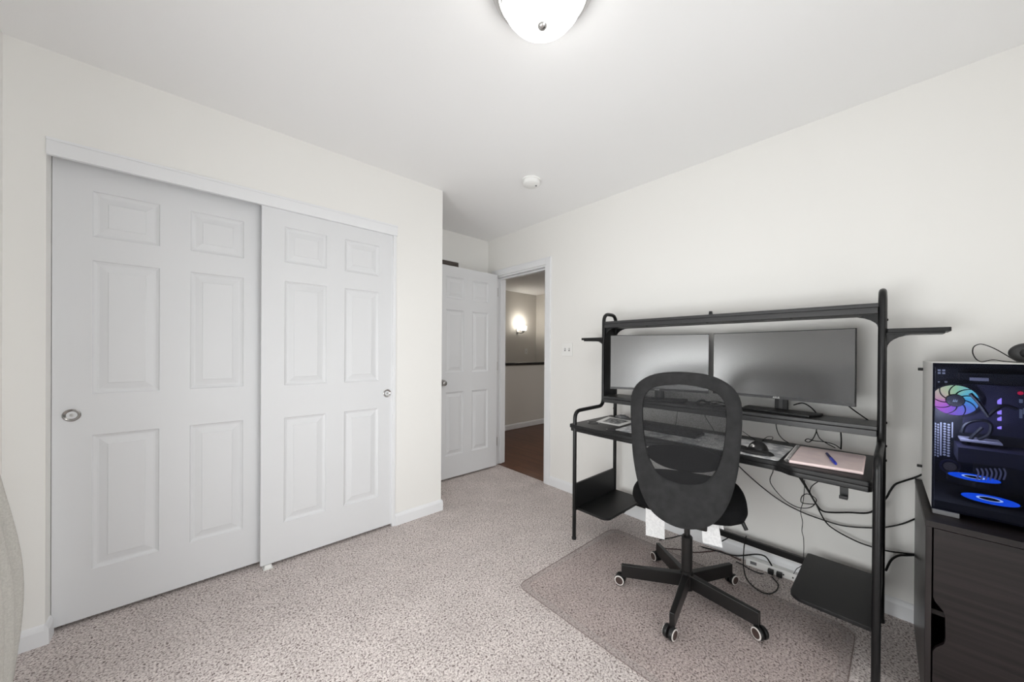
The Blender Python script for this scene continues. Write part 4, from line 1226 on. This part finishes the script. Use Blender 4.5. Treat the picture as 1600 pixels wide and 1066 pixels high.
tube(b, smooth_path(pp, 5), 0.0017, 6); obj('cord', b, M['cable'], t, smooth=True)

# ------------------------------------------------------------------ power strip
A0, B0 = at(1165, 883, 2, 0.0), at(1252, 913, 2, 0.0)
dv = (B0 - A0); dv.z = 0; dn = dv.normalized(); pn = Vector((-dn.y, dn.x, 0))
if pn.x < 0: pn = -pn
t = thing('power_strip', 'white power strip on the carpet along the baseboard under the desk', 'power strip', A0 + dn*0.15)
def strip_box(s0, s1, w0, w1, z0, z1):
    b = BM(); q = [A0 + dn*s0 + pn*w0, A0 + dn*s1 + pn*w0, A0 + dn*s1 + pn*w1, A0 + dn*s0 + pn*w1]
    prism(b, [(p.x, p.y) for p in q], 2, z0, z1); return b
obj('body', strip_box(0.0, 0.40, 0.0, 0.042, 0.0, 0.040), M['white_plastic'], t, bevel=0.004)
obj('switch', strip_box(0.022, 0.052, -0.001, 0.0005, 0.016, 0.033), M['grey_plastic'], t, bevel=0.0004)
for s in (0.17, 0.21, 0.25, 0.29):
    obj('socket', strip_box(s, s + 0.006, -0.0008, 0.0005, 0.014, 0.022), M['dark_plastic'], t)
for nm, s, lab in (('plug', 0.105, 'black plug in the power strip nearer its grey switch'), ('plug', 0.143, 'black plug in the power strip farther from its grey switch')):
    tag(obj(nm, strip_box(s, s + 0.026, -0.028, -0.002, 0.006, 0.030), M['black_plastic'], bevel=0.004), lab, 'plug', 'plugs in the power strip')

# ------------------------------------------------------------------ cables
def cable(label, pts, r=0.0035, X=2.36, floor=False, m='cable', z=None, name='cable'):
    """pts: photo positions laid on the plane x = X behind the desk, or on the floor"""
    P_ = []
    for p in pts:
        xx = p[2] if len(p) > 2 else X
        P_.append(at(p[0], p[1], 2, r + 0.001) if (floor or xx == 'f') else at(p[0], p[1], 0, xx))
    b = BM(); tube(b, smooth_path(P_, 6), r, 8)
    return tag(obj(name, b, M[m], smooth=True), label, 'cable', 'cables around the desk')
cable('long black cable sagging from behind the chair under the desk to the tower', [(1140, 712), (1153, 727), (1182, 754), (1217, 781), (1252, 800), (1293, 815), (1322, 822.5), (1361, 825), (1384, 824), (1409, 819), (1431, 810.5, 2.403), (1442, 807, 2.404)], 0.0032, 2.380)
cable('thin black cable looping below the middle of the desk and back up', [(1208, 728, 2.33), (1207.7, 737), (1203.6, 754), (1223, 778.6), (1244, 792), (1262, 794), (1272, 789), (1275, 780), (1262, 772), (1253, 776), (1252, 785), (1262, 787.5), (1274, 788)], 0.0022, 2.338)
cable('thick black cable dropping from the desk then running level to the tower', [(1240, 738, 2.30), (1248, 745), (1264.5, 770), (1276, 789), (1285, 798.5), (1300, 801), (1326, 801), (1360.5, 800.5), (1383, 780), (1391, 767), (1399, 757), (1412, 752, 2.38), (1428, 747, 2.404), (1441, 741.5, 2.404)], 0.004, 2.356)
cable('black cable slanting down behind the right desk leg toward the low shelf', [(1252, 746, 2.31), (1272, 782), (1289, 814), (1306, 829), (1337, 845.5), (1360, 854), (1386, 861), (1415, 865, 2.39), (1431, 866.5, 2.404), (1442, 867, 2.404)], 0.0032, 2.37)
cable('short thick cable rising from behind the right leg to the cabinet', [(1384, 892), (1392, 876), (1403.7, 868.5), (1418, 868, 2.392), (1431, 867.6, 2.404), (1442, 868, 2.404)], 0.0045, 2.38)
cable('thin black cord hanging straight down from desk to the power strip', [(1257, 750, 2.33), (1257, 760), (1255, 783), (1251, 799), (1254, 816), (1253, 830), (1255.8, 845), (1254.5, 880), (1245, 889), (1240, 897)], 0.0016, 2.328)
cable('black cable curling from the desk underside near the hook', [(1288, 748, 2.31), (1278, 753), (1268.6, 760), (1265.5, 769), (1271, 781)], 0.0022, 2.345)
cable('curved black cable dropping from monitor shelf to desk behind the mouse', [(1212, 650, 2.33), (1213, 667), (1217, 679), (1224, 687), (1232, 692, 2.30)], 0.0022, 2.33)
cable('black cable bent left from the monitor shelf to the desktop', [(1276, 668), (1275, 676), (1270, 686), (1264, 691), (1258, 689), (1262, 686), (1272, 689), (1290, 691), (1304, 695), (1313, 701, 2.30)], 0.0022, 2.33)
cable('black cable slanting right from the monitor shelf to the desktop', [(1275, 672), (1280, 684), (1290, 692), (1305, 700, 2.30)], 0.0022, 2.33)
cable('straight black cable with a plug hanging at the right of monitor shelf', [(1313.5, 672), (1314.5, 688), (1314, 702, 2.30)], 0.003, 2.33)
cable('black cable running down from the right corner of the monitor', [(1325, 634, 2.25), (1338, 644, 2.28), (1360, 659, 2.33)], 0.003)
cable('black cable arching from the monitor stand down onto the shelf', [(1240, 633, 2.32), (1254, 630, 2.31), (1266, 636, 2.31), (1275, 645, 2.31), (1280, 652, 2.30)], 0.003)
cable('thin cord hanging below monitor shelf, seen through the chair mesh', [(1059, 634), (1058, 648), (1056, 662), (1055, 668)], 0.0016, 2.33)
cable('pair of thin cords slanting below shelf at the mesh right side', [(1098, 642), (1104, 655), (1112, 667), (1116, 674)], 0.0018, 2.33)
cable('small black wire loop at the back of the desk behind the mouse', [(1160, 674), (1185, 690), (1194, 686), (1200, 682.5), (1207, 683), (1206, 687), (1198, 687), (1190, 690)], 0.0016, 2.26)
cable('dark brown cable on the carpet beyond the chair base', [(1030, 856), (1042, 857.5), (1063, 859), (1081, 863), (1096, 863), (1121, 861), (1136, 866), (1158, 876)], 0.0032, floor=True, m='brown_cable')
cable('black cable lying on the carpet left of the chair column', [(1030, 844), (1040, 842), (1052, 840), (1063, 837), (1080, 834)], 0.003, floor=True)
cable('cable bundle along the baseboard ending over the power strip', [(1085, 852, 2.36), (1120, 861, 2.35), (1136, 866, 2.35), (1151, 868.5, 2.34), (1163, 868, 2.33), (1182, 866.5, 2.33), (1196, 870, 2.34), (1206, 884, 2.36)], 0.004)
cable('black cable looping from the cross bar onto carpet and to a plug', [(1166, 838, 2.345), (1165, 842, 2.320), (1162.5, 856, 2.318), (1161.5, 880, 2.300), (1163, 893, 'f'), (1166, 903, 'f'), (1174, 914, 'f'), (1190, 925.5, 'f'), (1203, 928, 'f'), (1213, 923, 'f'), (1216, 914.5, 'f'), (1212, 908, 'f'), (1206, 902, 2.312)], 0.0028)
cable('short black cord from the first plug back along the power strip', [(1193, 897), (1185, 895.5), (1172, 890), (1163, 884), (1150, 878)], 0.0028, floor=True)
cable('thin black cable crossing behind the tags to the cross bar', [(1128, 846), (1137, 841), (1146, 836)], 0.003, 2.37)

# small tangle and a dark box on the monitor shelf, seen through the mesh
b = BM(); pth = []
random.seed(3)
for k in range(60):
    a = k*0.75
    pth.append((2.20 + 0.03*math.sin(a*1.3) + random.uniform(-0.008, 0.008), 0.70 + 0.10*math.cos(a*0.37) + random.uniform(-0.01, 0.01), 0.913 + 0.012*(1 + math.sin(a*0.9))))
tube(b, smooth_path(pth, 4), 0.003, 6)
tag(obj('cable_tangle', b, M['cable'], smooth=True), 'tangled black cables on the monitor shelf between the two monitors', 'cable')
